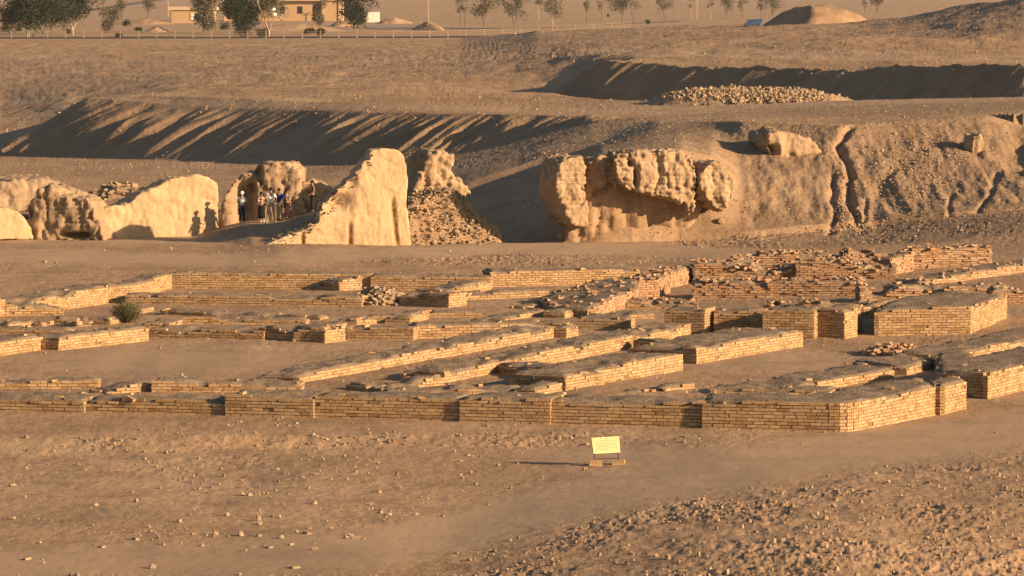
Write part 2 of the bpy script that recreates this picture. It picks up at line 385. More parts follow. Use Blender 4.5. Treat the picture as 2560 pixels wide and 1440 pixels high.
# gullied faces of the spoil banks; u runs along the crest, gullies fall down the slope
u = X * 0.69 - Y * 0.73 + 1.5 * fbm2(X * .12, Y * .12, 2, 17)
gm = band('T1') * np.sin(np.pi * np.clip(tt, 0, 1)) ** .9
vdn = X * .73 + Y * .69
gn = (1 - np.abs(noise2(u * .20, vdn * .02, 61)) * 2.0) * .40 + (1 - np.abs(noise2(u * .50, vdn * .05, 62)) * 2) * .30 + (1 - np.abs(noise2(u * 1.15, vdn * .12, 64)) * 2) * .16 + noise2(u * 2.6, vdn * .5, 63) * .07
gn = gn * .8 + ((1 - np.abs(noise2(u * .85, vdn * .06, 66)) * 2) * .16 + (1 - np.abs(noise2(u * 1.7, vdn * .12, 67)) * 2) * .08)
dz += gm * gn * .95 * sstep(1700, 1250, PX)
gm2 = band('U1') * np.sin(np.pi * np.clip(tt, 0, 1)) ** .6 + band('U2') * np.exp(-tt * 30) * .5
dz += gm2 * ((1 - np.abs(noise2(u * .21, vdn * .03, 71)) * 2.0) * .4 + (1 - np.abs(noise2(u * .6, vdn * .06, 73)) * 2.0) * .25 + noise2(u * 1.6, vdn * .2, 72) * .12) * 0.95 * sstep(1370, 1480, PX)
gm3 = band('V1') * np.clip(tt * 4, 0, 1) + band('H1') * np.clip((1 - tt) * 3, 0, 1)
hillx = sstep(1820, 1900, PX)
dz += gm3 * hillx * (0.16 * fbm2(X * .55, TZ * .22 + X * .1, 4, 81, .6) + 0.12 * noise2(X * 1.1 + TZ * .6, TZ * .15, 82) * sstep(2080, 2200, PX) + .1 * fbm2(X * 2.2, TZ * 2.2, 3, 83))
dz += gm3 * sstep(1330, 1250, PX) * 0.1 * fbm2(X, Y, 3, 84)
# ravines running down the hillside
def ravine(pts, w, depth):
    global dz
    p = np.array(sorted(pts, key=lambda q: q[1]), float)
    cx = np.interp(PY, p[:, 1], p[:, 0]) + 10 * fbm2(PY * .05, PX * .004, 2, 55); w = w * (1 + .5 * fbm2(PY * .03, PX * 0.01, 2, 56)); m = (PY > p[0, 1] - 4) & (PY < p[-1, 1] + 4)
    dz -= m * depth * .42 * np.exp(-((PX - cx) / w) ** 2) * (TD < 270)
ravine([(2125, 318), (2092, 355), (2112, 400), (2130, 440), (2122, 480), (2130, 520), (2145, 560)], 11, .85)
ravine([(2088, 440), (2080, 490), (2088, 530), (2070, 585)], 9, .55)
ravine([(2170, 500), (2160, 540), (2150, 580)], 8, .3)
ravine([(2490, 430), (2470, 490), (2445, 530)], 9, .4)
ravine([(2380, 480), (2374, 540)], 6, .25)
ravine([(2230, 420), (2190, 500), (2180, 560)], 16, .3)
ravine([(2560, 290), (2552, 360), (2560, 420)], 52, 1.3)
dz += .07 * np.exp(-((PY - (1412 - (PX - 2450) * .33)) / 15) ** 2) * sstep(2330, 2470, PX) * (TD < 118)
# gravel heap in front of the upper trench
gx = WD(1880, 248, 310)
hx = (X - gx.x) / 7.6; hy = (Y - 305) / 5.5
dz += 1.05 * np.clip(1 - np.abs(hx) ** 3.4 - hy ** 2, 0, 1) ** .6 * (1 + .14 * fbm2(X * .6, Y * .6, 3, 91))
# low rise on the plateau, left of centre, and a swelling on the far right
for (x, y, D, rx, ry, h) in ((980, 224, 350, 7, 12, .55), (2150, 102, 395, 11, 14, .8), (2200, 118, 372, 9, 10, .35)):
    q = WD(x, y, D); dz += h * np.exp(-((X - q.x) / rx) ** 2 - ((Y - D) / ry) ** 2)
TZ = TZ + dz
PX, PY = proj(TX, TD, TZ)
tv = np.stack([TX, TD, TZ], -1).reshape(-1, 3)
ii = np.arange(NR - 1)[:, None] * NC + np.arange(NC - 1)[None, :]
tf = np.stack([ii, ii + 1, ii + NC + 1, ii + NC], -1).reshape(-1, 4)
terrain = mesh_obj('ground', tv, tf, GROUND, smooth=True)
tag(terrain, kind='structure')
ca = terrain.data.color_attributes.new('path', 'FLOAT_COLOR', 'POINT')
cols = np.stack([A_path, A_yellow, A_dark, np.ones_like(A_path)], -1).astype(np.float32)
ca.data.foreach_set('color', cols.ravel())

def gz(x, y):
    """height of the ground at world x, y"""
    c = 1280 + x / y * F
    j = int(np.clip(np.searchsorted(cc, c) - 1, 0, NC - 2))
    a = (c - cc[j]) / (cc[j + 1] - cc[j])
    return float(np.interp(y, TD[:, j], TZ[:, j]) * (1 - a) + np.interp(y, TD[:, j + 1], TZ[:, j + 1]) * a)
def gpx(x, y):
    """the nearest visible ground point at a picture position"""
    j = int(np.argmin(np.abs(cc - x))); col = PY[:, j]
    run = np.minimum.accumulate(np.concatenate([[1e9], col[:-1]]))
    ok = np.where(col <= run)[0]
    k = ok[np.argmin(np.abs(col[ok] - y))]
    return Vector((TX[k, j] + (x - cc[j]) / F * TD[k, j], TD[k, j], TZ[k, j]))
# icosphere for stones
def ico():
    t = (1 + 5 ** .5) / 2
    v = np.array([(-1, t, 0), (1, t, 0), (-1, -t, 0), (1, -t, 0), (0, -1, t), (0, 1, t), (0, -1, -t), (0, 1, -t), (t, 0, -1), (t, 0, 1), (-t, 0, -1), (-t, 0, 1)], float)
    v /= np.linalg.norm(v[0])
    f = np.array([(0, 11, 5), (0, 5, 1), (0, 1, 7), (0, 7, 10), (0, 10, 11), (1, 5, 9), (5, 11, 4), (11, 10, 2), (10, 7, 6), (7, 1, 8), (3, 9, 4), (3, 4, 2), (3, 2, 6), (3, 6, 8), (3, 8, 9), (4, 9, 5), (2, 4, 11), (6, 2, 10), (8, 6, 7), (9, 8, 1)])
    return v, f
IV, IF = ico()
BV = np.array([(x, y, z) for x in (-1, 1) for y in (-1, 1) for z in (-1, 1)], float)
BF = np.array([(0, 1, 3, 2), (4, 6, 7, 5), (0, 4, 5, 1), (2, 3, 7, 6), (0, 2, 6, 4), (1, 5, 7, 3)])
def stones(name, pts, sizes, mat, parent=None, blocky=0.0, flat=.6):
    """one mesh of many stones or broken bricks at the given points"""
    n = len(pts); pts = np.asarray(pts, float); sizes = np.asarray(sizes, float)
    base, fc = (BV, BF) if blocky else (IV, IF)
    a = nr.uniform(0, 2 * np.pi, n); sc = np.stack([nr.uniform(.7, 1.3, n), nr.uniform(.6, 1.1, n), nr.uniform(.35, .9, n) * flat / .6], -1)
    if blocky: sc = np.stack([nr.uniform(.8, 1.3, n), nr.uniform(.5, .9, n), nr.uniform(.25, .45, n)], -1)
    V3 = base[None] * sc[:, None] * sizes[:, None, None] + nr.normal(0, .14 if not blocky else .07, (n, len(base), 3)) * sizes[:, None, None]
    b = nr.normal(0, .35 if blocky else .25, n)
    y2 = V3[:, :, 1] * np.cos(b)[:, None] - V3[:, :, 2] * np.sin(b)[:, None]; z2 = V3[:, :, 1] * np.sin(b)[:, None] + V3[:, :, 2] * np.cos(b)[:, None]
    X3 = V3[:, :, 0] * np.cos(a)[:, None] - y2 * np.sin(a)[:, None]; Y3 = V3[:, :, 0] * np.sin(a)[:, None] + y2 * np.cos(a)[:, None]
    vv = np.stack([X3, Y3, z2], -1) + pts[:, None, :]
    ff = fc[None] + (np.arange(n) * len(base))[:, None, None]
    return mesh_obj(name, vv.reshape(-1, 3), ff.reshape(-1, fc.shape[1]), mat, parent)
CRUMB = plain('crumbled_mud', (0.20, 0.155, 0.11), .95, .35, 3)
# ------------------------------------------------------------------ brick walls
CH = 0.097      # height of one course
BL = 0.335      # length of a brick
class Bricks:
    def __init__(s): s.v = []; s.n = 0; s.f = []
    def brick(s, c, ax, nx, L, H, T, jit=0.004, rz=0.0, rx=0.0):
        """c: centre of the outer face, ax: along, nx: outward, pillowed outer face"""
        ax = np.array(ax); nx = np.array(nx); up = np.array((0, 0, 1.0))
        if rz:
            a = ax * math.cos(rz) + nx * math.sin(rz); nx = nx * math.cos(rz) - ax * math.sin(rz); ax = a
        if rx:
            a = ax * math.cos(rx) + up * math.sin(rx); up = up * math.cos(rx) - ax * math.sin(rx); ax = a
        c = np.array(c)
        v = []
        e = min(.004, H * .06)
        for d, k in ((-T, 0), (-e * .8, 0), (0, e)):
            for sx, sz in ((-1, -1), (1, -1), (1, 1), (-1, 1)):
                v.append(c + ax * sx * (L / 2 - k) + up * sz * (H / 2 - k) + nx * d + nr.uniform(-jit, jit, 3))
        s.v += v; b = s.n; s.n += 12
        for q in (0, 4):
            for k in range(4):
                s.f.append((b + q + k, b + q + (k + 1) % 4, b + q + 4 + (k + 1) % 4, b + q + 4 + k))
        s.f.append((b + 8, b + 9, b + 10, b + 11)); s.f.append((b + 3, b + 2, b + 1, b))

def inside(poly, x, y):
    r = np.zeros(np.shape(x), bool); n = len(poly)
    for i in range(n):
        x0, y0 = poly[i][:2]; x1, y1 = poly[(i + 1) % n][:2]
        if y0 == y1: continue
        c = ((y0 > y) != (y1 > y)) & (x < (x1 - x0) * (y - y0) / (y1 - y0) + x0); r ^= c
    return r
def edge_dist(poly, x, y):
    d = np.full(np.shape(x), 1e9); n = len(poly)
    for i in range(n):
        a = np.array(poly[i][:2], float); b = np.array(poly[(i + 1) % n][:2], float); e = b - a; L2 = e @ e
        t = np.clip(((x - a[0]) * e[0] + (y - a[1]) * e[1]) / L2, 0, 1)
        d = np.minimum(d, np.hypot(x - a[0] - t * e[0], y - a[1] - t * e[1]))
    return d
SEGN = [0]
def segment(parent, foot, ruin=0.15, red=False, zb=None, capname='earth_top', body='brickwork', soft=0.004, loose=0, ruinscale=.5, cap=True, headers=False):
    """foot: plan polygon [(x, y, ztop)] counter-clockwise from the near left corner"""
    SEGN[0] += 1; sd = SEGN[0] * 17
    A = np.array([(p[0], p[1], 1.0) for p in foot]); z = np.array([p[2] for p in foot])
    co = np.linalg.lstsq(A, z, rcond=None)[0] if len(foot) > 2 else None
    gmin = min(gz(p[0], p[1]) for p in foot)
    zb = gmin - 0.12 if zb is None else zb
    nn = lambda x, y: fbm2(np.asarray(x, float) * ruinscale, np.asarray(y, float) * ruinscale, 3, sd)
    def top(x, y):
        h = co[0] * np.asarray(x, float) + co[1] * np.asarray(y, float) + co[2]
        h = np.minimum(h, z.max() + .02)
        return h - ruin * np.clip(nn(x, y) * 2.2 + .15, 0, 1.3)
    B = Bricks(); n = len(foot)
    cen = A[:, :2].mean(0)
    for i in range(n):
        p = np.array(foot[i][:2]); q = np.array(foot[(i + 1) % n][:2]); L = np.hypot(*(q - p))
        if L < .05: continue
        ax = (q - p) / L; nx = np.array((ax[1], -ax[0]))
        ncourse = int(math.ceil((z.max() - zb) / CH))
        for k in range(ncourse):
            zc = zb + (k + .5) * CH
            s0 = (BL / 2 if k % 2 else 0.0) * 1.0 - (.0 if i % 2 else .0) + nr.uniform(-.02, .02)
            s = s0 - BL * (1 if k % 2 else 0)
            while s < L - .04:
                a0 = max(s, 0.0); bl = min(BL * nr.uniform(.93, 1.06), L - a0) if s >= 0 else min(s + BL, L)
                mid = a0 + bl / 2
                s = a0 + bl
                if bl < .07: continue
                m = p + ax * mid
                t = float(top(m[0], m[1]))
                if zc + CH * .38 > t: continue
                if nr.rand() < .006 + (soft * 1.2 if zc + 2 * CH > t else 0): continue
                lastc = zc + CH * 1.38 > t
                out = nr.uniform(-.006, .007) + (nr.uniform(-.015, .025) if lastc else 0) + (nr.uniform(-soft, soft) * 2 if soft > .01 else 0)
                c = (m[0] + nx[0] * out, m[1] + nx[1] * out, zc + nr.uniform(-.002, .002))
                B.brick(c, (ax[0], ax[1], 0), (nx[0], nx[1], 0), bl - nr.uniform(.012, .026), CH - nr.uniform(.013, .022), .17, .002 + soft * .35,
                        rz=nr.normal(0, .007 + soft), rx=nr.normal(0, .0015 + soft * .35) + (nr.normal(0, .015) if lastc else 0))
    xs = A[:, 0]; ys = A[:, 1]
    if not red: loose = loose + int(np.ptp(xs) * .6)
    for q in range(loose):
        for _ in range(20):
            x = nr.uniform(xs.min(), xs.max()); y = nr.uniform(ys.min(), ys.max())
            if inside(foot, np.array(x), np.array(y)): break
        a = nr.uniform(0, 6.28); ll = nr.uniform(.12, .3)
        B.brick((x, y, float(top(x, y)) + nr.uniform(-.02, .07 if red else .02)), (math.cos(a), math.sin(a), 0), (math.sin(a), -math.cos(a), 0), ll, .075, nr.uniform(.1, .25), .015, rx=nr.normal(0, .25))
    nb = len(B.f)
    # inner body of mud mortar, a little behind the brick faces
    V0 = list(B.v); F0 = list(B.f); base = len(V0)
    MI = [0] * len(F0)
    def inset(k, d):
        p0 = np.array(foot[k - 1][:2]); p1 = np.array(foot[k][:2]); p2 = np.array(foot[(k + 1) % n][:2])
        e1 = (p1 - p0) / max(1e-6, np.hypot(*(p1 - p0))); e2 = (p2 - p1) / max(1e-6, np.hypot(*(p2 - p1)))
        n1 = np.array((-e1[1], e1[0])); n2 = np.array((-e2[1], e2[0])); m = n1 + n2; m = m / max(1e-6, m @ m) * 2
        return p1 + m * d * .5 * 2 * .5 if False else p1 + (n1 + n2) / max(.35, 1 + n1 @ n2) * d
    pin = [inset(k, .035) for k in range(n)]
    # side wall of the body, subdivided so that its top follows the ruined profile
    for i in range(n):
        p = pin[i]; q = pin[(i + 1) % n]; L = np.hypot(*(q - p)); m = max(1, int(L / .3))
        pts = [p + (q - p) * j / m for j in range(m + 1)]
        b0 = len(V0)
        for r in pts:
            V0.append(np.array((r[0], r[1], zb))); V0.append(np.array((r[0], r[1], float(top(r[0], r[1])) - .075)))
        for j in range(m):
            F0.append((b0 + 2 * j, b0 + 2 * j + 2, b0 + 2 * j + 3, b0 + 2 * j + 1)); MI.append(1)
    mesh_obj(body, np.array(V0), np.array(F0), [BRICKR if red else BRICK, MORTAR], parent, MI)
    if not cap: return
    # mud capping
    ax = np.array(foot[1][:2]) - np.array(foot[0][:2]); ax /= np.hypot(*ax); ay = np.array((-ax[1], ax[0]))
    P2 = A[:, :2] - cen; uu = P2 @ ax; vv = P2 @ ay
    st = .11 if (uu.max() - uu.min()) * (vv.max() - vv.min()) < 40 else .16
    gu = np.arange(uu.min() - st, uu.max() + st, st); gv = np.arange(vv.min() - st, vv.max() + st, st)
    U_, V_ = np.meshgrid(gu, gv)
    x = cen[0] + U_ * ax[0] + V_ * ay[0]; y = cen[1] + U_ * ax[1] + V_ * ay[1]
    pinl = [tuple(inset(k, .022)) for k in range(n)]
    ed = edge_dist(pinl, x, y)
    ins = inside(pinl, x, y)
    zt = top(x, y) + .012 + .035 * fbm2(x * 1.7, y * 1.7, 3, sd + 5) + .022 * noise2(x * 6, y * 6, sd + 8) - .07 * np.exp(-(ed / .07) ** 2)
    ok = ins[:-1, :-1] | ins[1:, :-1] | ins[:-1, 1:] | ins[1:, 1:]
    # pull outside vertices onto the outline
    for (j, i) in zip(*np.where(~ins)):
        best = None
        for k in range(n):
            a = np.array(pinl[k]); b = np.array(pinl[(k + 1) % n]); e = b - a
            t = min(1, max(0, ((x[j, i] - a[0]) * e[0] + (y[j, i] - a[1]) * e[1]) / (e @ e)))
            c = a + t * e; d = np.hypot(x[j, i] - c[0], y[j, i] - c[1])
            if best is None or d < best[0]: best = (d, c)
        if best[0] < st * 1.6:
            x[j, i], y[j, i] = best[1]; zt[j, i] = float(top(best[1][0], best[1][1])) - .14
    idx = -np.ones(x.shape, int); used = np.zeros(x.shape, bool)
    used[:-1, :-1] |= ok; used[1:, :-1] |= ok; used[:-1, 1:] |= ok; used[1:, 1:] |= ok
    idx[used] = np.arange(used.sum())
    vs = np.stack([x[used], y[used], zt[used]], -1)
    J, I = np.where(ok)
    fs = np.stack([idx[J, I], idx[J, I + 1], idx[J + 1, I + 1], idx[J + 1, I]], -1)
    mesh_obj(capname, vs, fs, CAP, parent, smooth=True)
    ar = (uu.max() - uu.min()) * (vv.max() - vv.min()); nk = int(min(900, ar * 26)); k = nr.randint(0, len(vs), nk)
    stones('crumbs', vs[k] + nr.uniform(-.05, .05, (nk, 3)) * np.array((1, 1, .1)), .010 + .032 * nr.uniform(0, 1, nk) ** 3, CRUMB, parent)['kind'] = 'stuff'

def run(x0, y0, x1, y1, z0, z1, th, skew=0.0):
    """footprint from the picture line of its near top edge; th metres deep, away from the near face"""
    p = W(x0, y0, z0); q = W(x1, y1, z1)
    d = Vector((q.x - p.x, q.y - p.y, 0)); L = d.length; d /= L; nb = Vector((-d.y, d.x, 0))
    return [(p.x, p.y, z0), (q.x, q.y, z1), (q.x + nb.x * th + d.x * skew, q.y + nb.y * th + d.y * skew, z1), (p.x + nb.x * th + d.x * skew, p.y + nb.y * th + d.y * skew, z0)]
def poly(pts): 
    o = []
    for x, y, z in pts:
        p = W(x, y, z); o.append((p.x, p.y, z))
    return o
def wall(label, segs, cat='brick wall', group='low brick walls of the excavated building', **kw):
    f = segs[0][0] if isinstance(segs[0], tuple) else segs[0]
    e = empty('brick_wall', label, cat, (0, 0, 0), group); e['kind'] = 'thing'
    for sg in segs:
        if isinstance(sg, tuple): foot, o = sg
        else: foot, o = sg, {}
        k = dict(kw); k.update(o); segment(e, foot, **k)
    # put the empty at the foot of the wall
    g = Vector((f[0][0], f[0][1], gz(f[0][0], f[0][1])))
    e.location = g
    for ch in COL.objects:
        if ch.parent is e: ch.matrix_parent_inverse.translation = -g
    return e
# ------------------------------------------------------------------ the excavated building, from the front to the back
R = run
# outer front wall with its buttresses and rounded right corner
F1 = lambda x0, x1, y0, y1, z0, z1, th: R(x0, y0, x1, y1, z0, z1, th)
corner = poly([(1754, 1003, .70), (2085, 1006, .86), (2125, 1005, .87), (2150, 1000, .88), (2337, 957, .88), (2337, 957, .88)])[:5]
back = []
def fseg(x0, x1, h0, h1, off, th):
    p = W(x0, 1027 + x0 * .0247, 0); q = W(x1, 1027 + x1 * .0247, 0)
    d = Vector((q.x - p.x, q.y - p.y, 0)).normalized(); nb = Vector((-d.y, d.x, 0))
    p = p + nb * off; q = q + nb * off
    return [(p.x, p.y, h0), (q.x, q.y, h1), (q.x + nb.x * th, q.y + nb.y * th, h1), (p.x + nb.x * th, p.y + nb.y * th, h0)]
def base0(pts):
    o = []
    for x, y, z in pts:
        p = W(x, y, 0); o.append((p.x, p.y, z))
    return o
wall('long front wall of weathered yellow brick with shallow buttresses, nearest the camera', [
    (fseg(-260, 211, .36, .42, 0, 1.9), dict(body='brickwork')),
    (fseg(211, 562, .44, .48, .11, 1.7), dict(body='brickwork')),
    (fseg(562, 784, .66, .70, 0, 1.9), dict(body='buttress')),
    (fseg(784, 1148, .68, .72, .12, 1.6), dict(body='brickwork')),
    (fseg(1148, 1376, .73, .75, 0, 1.9), dict(body='buttress')),
    (fseg(1376, 1754, .75, .77, .12, 1.6), dict(body='brickwork')),
    (base0([(1754, 1070.5, .77), (2070, 1078, .85), (2098, 1078.6, .86), (2118, 1078.2, .86), (2134, 1076.6, .87), (2146, 1074.4, .87), (2338, 1036, .88), (2296, 1011, .88), (2010, 1050, .86), (1766, 1050, .78)]), dict(body='rounded_corner')),
    (base0([(2350, 1036, .88), (2416, 1021, .88), (2385, 1006, .86), (2318, 1022, .86)]), dict(body='end_pier', ruin=.03)),
    (base0([(2334, 1034, .86), (2356, 1030, .86), (2335, 1016, .86), (2305, 1024, .86)]), dict(body='brickwork', ruin=.03)),
], ruin=.07, ruinscale=.8)
# low rows behind the front wall
wall('low two-course brick row behind the left end of the front wall', [R(-200, 950, 246, 949, .28, .28, 1.0)], ruin=0.12, ruinscale=.75)
wall('low brick row with pale earth top sloping into the front wall at left', [R(266, 976, 378, 951, .1, .34, 1.2), R(378, 952, 752, 958, .36, .3, 1.2)], ruin=0.10, ruinscale=.75)
wall('long lit diagonal wall of yellow brick ending in a square pier', [R(748, 935, 1385, 814, .30, .46, 1.5), (R(1385, 814, 1416, 815, .46, .46, 1.2), {}), R(1414, 806, 1441, 798, .5, .5, 1.0)], ruin=0.13, ruinscale=.75)
wall('low brick row at the foot of the long diagonal wall', [R(955, 965, 1310, 968, .26, .2, 1.0)], ruin=0.15, ruinscale=.75)
wall('second lit diagonal wall, running between two low cross walls to the dark piers', [R(915, 962, 1112, 940, .22, .3, 1.0), R(1112, 926, 1580, 836, .40, .50, 1.6), R(1580, 838, 1728, 808, .42, .46, 1.5)], ruin=0.13, ruinscale=.75)
wall('broad low wall with a wide dark earth top, in front of the second diagonal wall', [R(1238, 906, 1412, 928, .34, .5, 1.4), R(1414, 937, 1708, 882, .50, .58, 2.0)], ruin=0.10, ruinscale=.75)
wall('short lit brick block just behind the middle of the front wall', [R(1340, 972, 1406, 953, .2, .3, .8)], ruin=0.07, ruinscale=.75)
wall('wide low wall with lit long face and dark end, right of the second diagonal wall', [R(1582, 846, 1700, 858, .40, .45, 1.3), R(1742, 868, 2008, 824, .58, .60, 2.6)], ruin=0.10, ruinscale=.75)
wall('remnant of two brick courses in the gap behind the front wall', [R(1560, 975, 1626, 963, .12, .2, .6), R(1630, 972, 1737, 956, .1, .2, .7)], ruin=0.10, ruinscale=.75)
wall('low brick row with two courses showing behind the rounded corner', [R(1775, 970, 2080, 974, .18, .2, 1.3)], ruin=0.07, ruinscale=.75)
wall('low wedge-shaped wall with dark earth top beside the open court', [poly([(1980, 968, .22), (2236, 919, .36), (2150, 906, .36), (1800, 962, .22)])], ruin=0.07, ruinscale=.75)
wall('small brick block with pale flat top at right of the court', [poly([(2236, 913, .34), (2268, 914, .34), (2338, 893, .36), (2250, 882, .36), (2130, 900, .34)])], ruin=0.04, ruinscale=.75)
wall('thick lit wall at the right edge, in front of the rear diagonal wall', [poly([(2340, 925, .80), (2470, 931, .84), (2760, 862, .88), (2640, 838, .86), (2440, 888, .8), (2340, 898, .76)]), poly([(2338, 893, .50), (2440, 897, .5), (2430, 880, .5), (2345, 880, .5)])], ruin=0.08, ruinscale=.75)
wall('long rear diagonal wall with dark top running out at the right edge', [R(2380, 884, 2760, 805, .34, .46, 2.0)], ruin=0.07, ruinscale=.75)
# left part
wall('lit diagonal wall at the left edge standing left of the dark recess', [R(-160, 878, 108, 838, .46, .50, 1.5), R(104, 846, 148, 843, .40, .46, 1.2)], ruin=0.12, ruinscale=.75)
wall('lit diagonal wall at left that meets the low front row of the inner room', [R(146, 842, 372, 815, .48, .52, 1.4)], ruin=0.10, ruinscale=.75)
wall('inner room front row of yellow brick with a lit square end', [R(371, 818, 660, 826, .38, .36, 1.2), R(655, 815, 812, 819, .50, .56, 1.3), R(812, 818, 866, 806, .56, .56, 1.2)], ruin=0.15, ruinscale=.75)
wall('brick row between the lit square end and the long diagonal wall', [R(866, 818, 1034, 819, .44, .46, 1.0), R(1034, 811, 1386, 806, .52, .50, 1.1)], ruin=0.16, ruinscale=.75)
wall('low short row at the left edge behind the lit diagonal walls', [R(-160, 818, 172, 822, .22, .22, .9)], ruin=0.08, ruinscale=.75)
wall('low row left of the green bush with a small lit end', [R(20, 806, 105, 800, .2, .2, .6), R(105, 800, 135, 793, .24, .26, 1.0), R(135, 791, 276, 796, .26, .24, 1.0)], ruin=0.12, ruinscale=.75)
wall('low row right of the green bush with a small lit end', [R(424, 802, 457, 792, .26, .28, 1.0), R(457, 792, 765, 797, .28, .24, .9)], ruin=0.10, ruinscale=.75)
wall('thin single-course row right of the bush, nearer the long back rows', [R(346, 776, 385, 765, .15, .2, .8), R(400, 772, 800, 790, .24, .16, .8)], ruin=0.13, ruinscale=.75)
wall('middle brick row running right from the rubble steps to the collapsed heap', [R(312, 734, 905, 740, .42, .44, 1.1)], ruin=0.13, ruinscale=.75)
wall('lit wall at upper left that steps down toward the left edge', [R(-180, 775, 14, 743, .66, .72, 1.5), R(14, 760, 160, 766, .46, .34, 1.0), R(40, 757, 271, 713, .5, .74, 1.5)], ruin=0.13, ruinscale=.75)
wall('stepped lit return wall at the rear left corner', [R(271, 714, 352, 708, .72, .72, 1.2), R(330, 712, 430, 680, .6, .74, 1.2)], ruin=.1)
wall('long rear wall behind the inner room, the farthest straight brick face', [R(429, 680, 926, 685, .72, .68, 1.2), R(926, 687, 1226, 692, .66, .60, 1.2), R(1226, 675, 1600, 673, .78, .7, 1.3)], ruin=0.10, ruinscale=.75)
wall('short pier with a lit face standing in front of the rear wall', [R(762, 716, 850, 716, .16, .22, 1.0), R(848, 703, 925, 685, .44, .66, 1.0)], ruin=.12)
wall('lit wall with a dark window-like shadow, right of the collapsed heap', [R(998, 733, 1122, 735, .52, .58, 1.3), R(1122, 722, 1227, 700, .52, .6, 1.5)], ruin=0.12, ruinscale=.75)
wall('low red-brown row behind the shadowed gap', [R(1164, 732, 1372, 724, .34, .36, 1.0)], ruin=0.16, ruinscale=.75)
wall('short row of brick with two lit return faces in the middle of the ruin', [R(864, 793, 893, 796, .26, .26, .9), R(893, 796, 918, 789, .28, .28, .8), R(918, 789, 1025, 789, .30, .3, .8), R(1025, 787, 1074, 774, .36, .36, 1.0), R(1074, 775, 1204, 780, .3, .22, .9)], ruin=0.10, ruinscale=.75)
wall('thin lit sliver of wall just below the red rubble ramp', [R(1210, 800, 1310, 778, .10, .16, .7), R(1258, 796, 1370, 773, .14, .24, .7)], ruin=0.07, ruinscale=.75)
wall('stepped brick block at the low end of the red rubble ramp', [R(1308, 768, 1382, 753, .10, .22, .7), R(1380, 757, 1432, 760, .34, .34, .8), R(1431, 758, 1464, 752, .34, .34, .8), R(1372, 776, 1413, 778, .28, .28, .9), R(1412, 778, 1464, 768, .3, .3, .9)], ruin=0.08, ruinscale=.75)
wall('brick row joining the square pier to the shadowed gap', [R(1440, 794, 1572, 795, .42, .44, 1.2), R(1487, 781, 1636, 781, .3, .26, .9)], ruin=0.13, ruinscale=.75)
# tall piers
wall('tall brick wall of square piers with bright lit sides, before the red ruin', [
    (R(1660, 772, 1762, 773, .92, .94, 1.5), dict(body='pier')), (R(1761, 772, 1784, 769, .94, .94, 1.3), dict(body='pier')),
    (R(1784, 776, 1908, 776, .86, .88, 1.6), dict(body='brickwork')),
    (R(1906, 774, 2036, 774, 1.05, 1.08, 1.7), dict(body='pier')), (R(2035, 773, 2061, 768, 1.08, 1.08, 1.4), dict(body='pier')),
    (R(2058, 773, 2112, 775, 1.06, 1.06, 1.2), dict(body='pier')), (R(2109, 774, 2158, 760, 1.06, 1.06, 1.0), dict(body='pier'))], ruin=0.07, ruinscale=.75)
wall('large rectangular brick block with a bright right face, beside the dark doorway', [
    (poly([(2186, 769, 1.04), (2426, 766, 1.06), (2518, 736, 1.08), (2370, 727, 1.04), (2250, 744, 1.02)]), dict(body='brickwork')),
    (poly([(2150, 766, 1.0), (2187, 764, 1.0), (2240, 748, 1.0), (2200, 745, 1.0)]), dict(body='lintel', zb=.78))], ruin=0.07, ruinscale=.75)
# red ruined mass at the rear right
RG = 'crumbling red-brown masonry at the rear right'
wall('broad crumbling red brick wall, lower tier behind the tall piers', [R(1732, 703, 1930, 704, .78, .78, 1.5), R(1930, 700, 2158, 702, .83, .83, 1.5)], red=True, ruin=.34, soft=0.021, loose=49, ruinscale=.8, group=RG)
wall('upper tier of crumbling red brick along the foot of the rubble bank', [R(1736, 656, 1990, 657, .98, .98, 1.6), R(1990, 651, 2240, 652, 1.1, 1.1, 1.6), R(1830, 634, 2120, 634, 1.2, 1.2, 1.4), R(2120, 624, 2480, 618, 1.35, 1.38, 1.4)], red=True, ruin=.38, soft=0.024, loose=90, ruinscale=.8, group=RG)
wall('rough pale brick stub between the red upper tier and the dark hollow', [R(2228, 640, 2285, 628, 1.2, 1.3, .9)], red=True, ruin=.12, soft=0.018, loose=5, group=RG)
wall('sloping lit brick ramp wall at the far right edge', [R(2300, 700, 2760, 628, .6, 1.25, 1.5)], red=True, ruin=.10, soft=0.009, loose=27, group=RG)
wall('low crumbling row right of the tall piers, behind the large block', [R(2152, 715, 2560, 716, .86, .80, 1.2), R(2480, 722, 2760, 728, .9, .8, 1.5)], red=True, ruin=.3, soft=0.021, loose=31, ruinscale=.9, group=RG)
wall('crumbly row of broken bricks on the ledge behind the tall piers', [R(1900, 752, 2180, 757, .70, .72, .7)], red=False, ruin=.2, soft=0.024, loose=18, ruinscale=1.4, group=RG)
wall('sloping ramp of red rubble over a lit brick face in the middle of the ruin', [
    poly([(1395, 772, .30), (1470, 768, .42), (1596, 716, .80), (1598, 690, .86), (1480, 700, .72), (1350, 742, .40)])], red=True, ruin=.10, soft=0.012, loose=67, group=RG)
wall('lit square stubs at the right end of the rear wall above a dark hollow', [R(1596, 700, 1650, 700, .82, .80, 1.2), R(1650, 693, 1676, 684, .86, .86, 1.0), R(1676, 680, 1732, 664, .72, .8, 1.1)], red=True, ruin=.08, soft=0.012, loose=11, group=RG)
wall('tumbled brick band in front of the dark hollow', [R(1545, 752, 1740, 752, .34, .36, 1.0), R(1500, 738, 1600, 735, .4, .42, .8)], red=True, ruin=.28, soft=0.030, loose=27, ruinscale=1.2, group=RG)
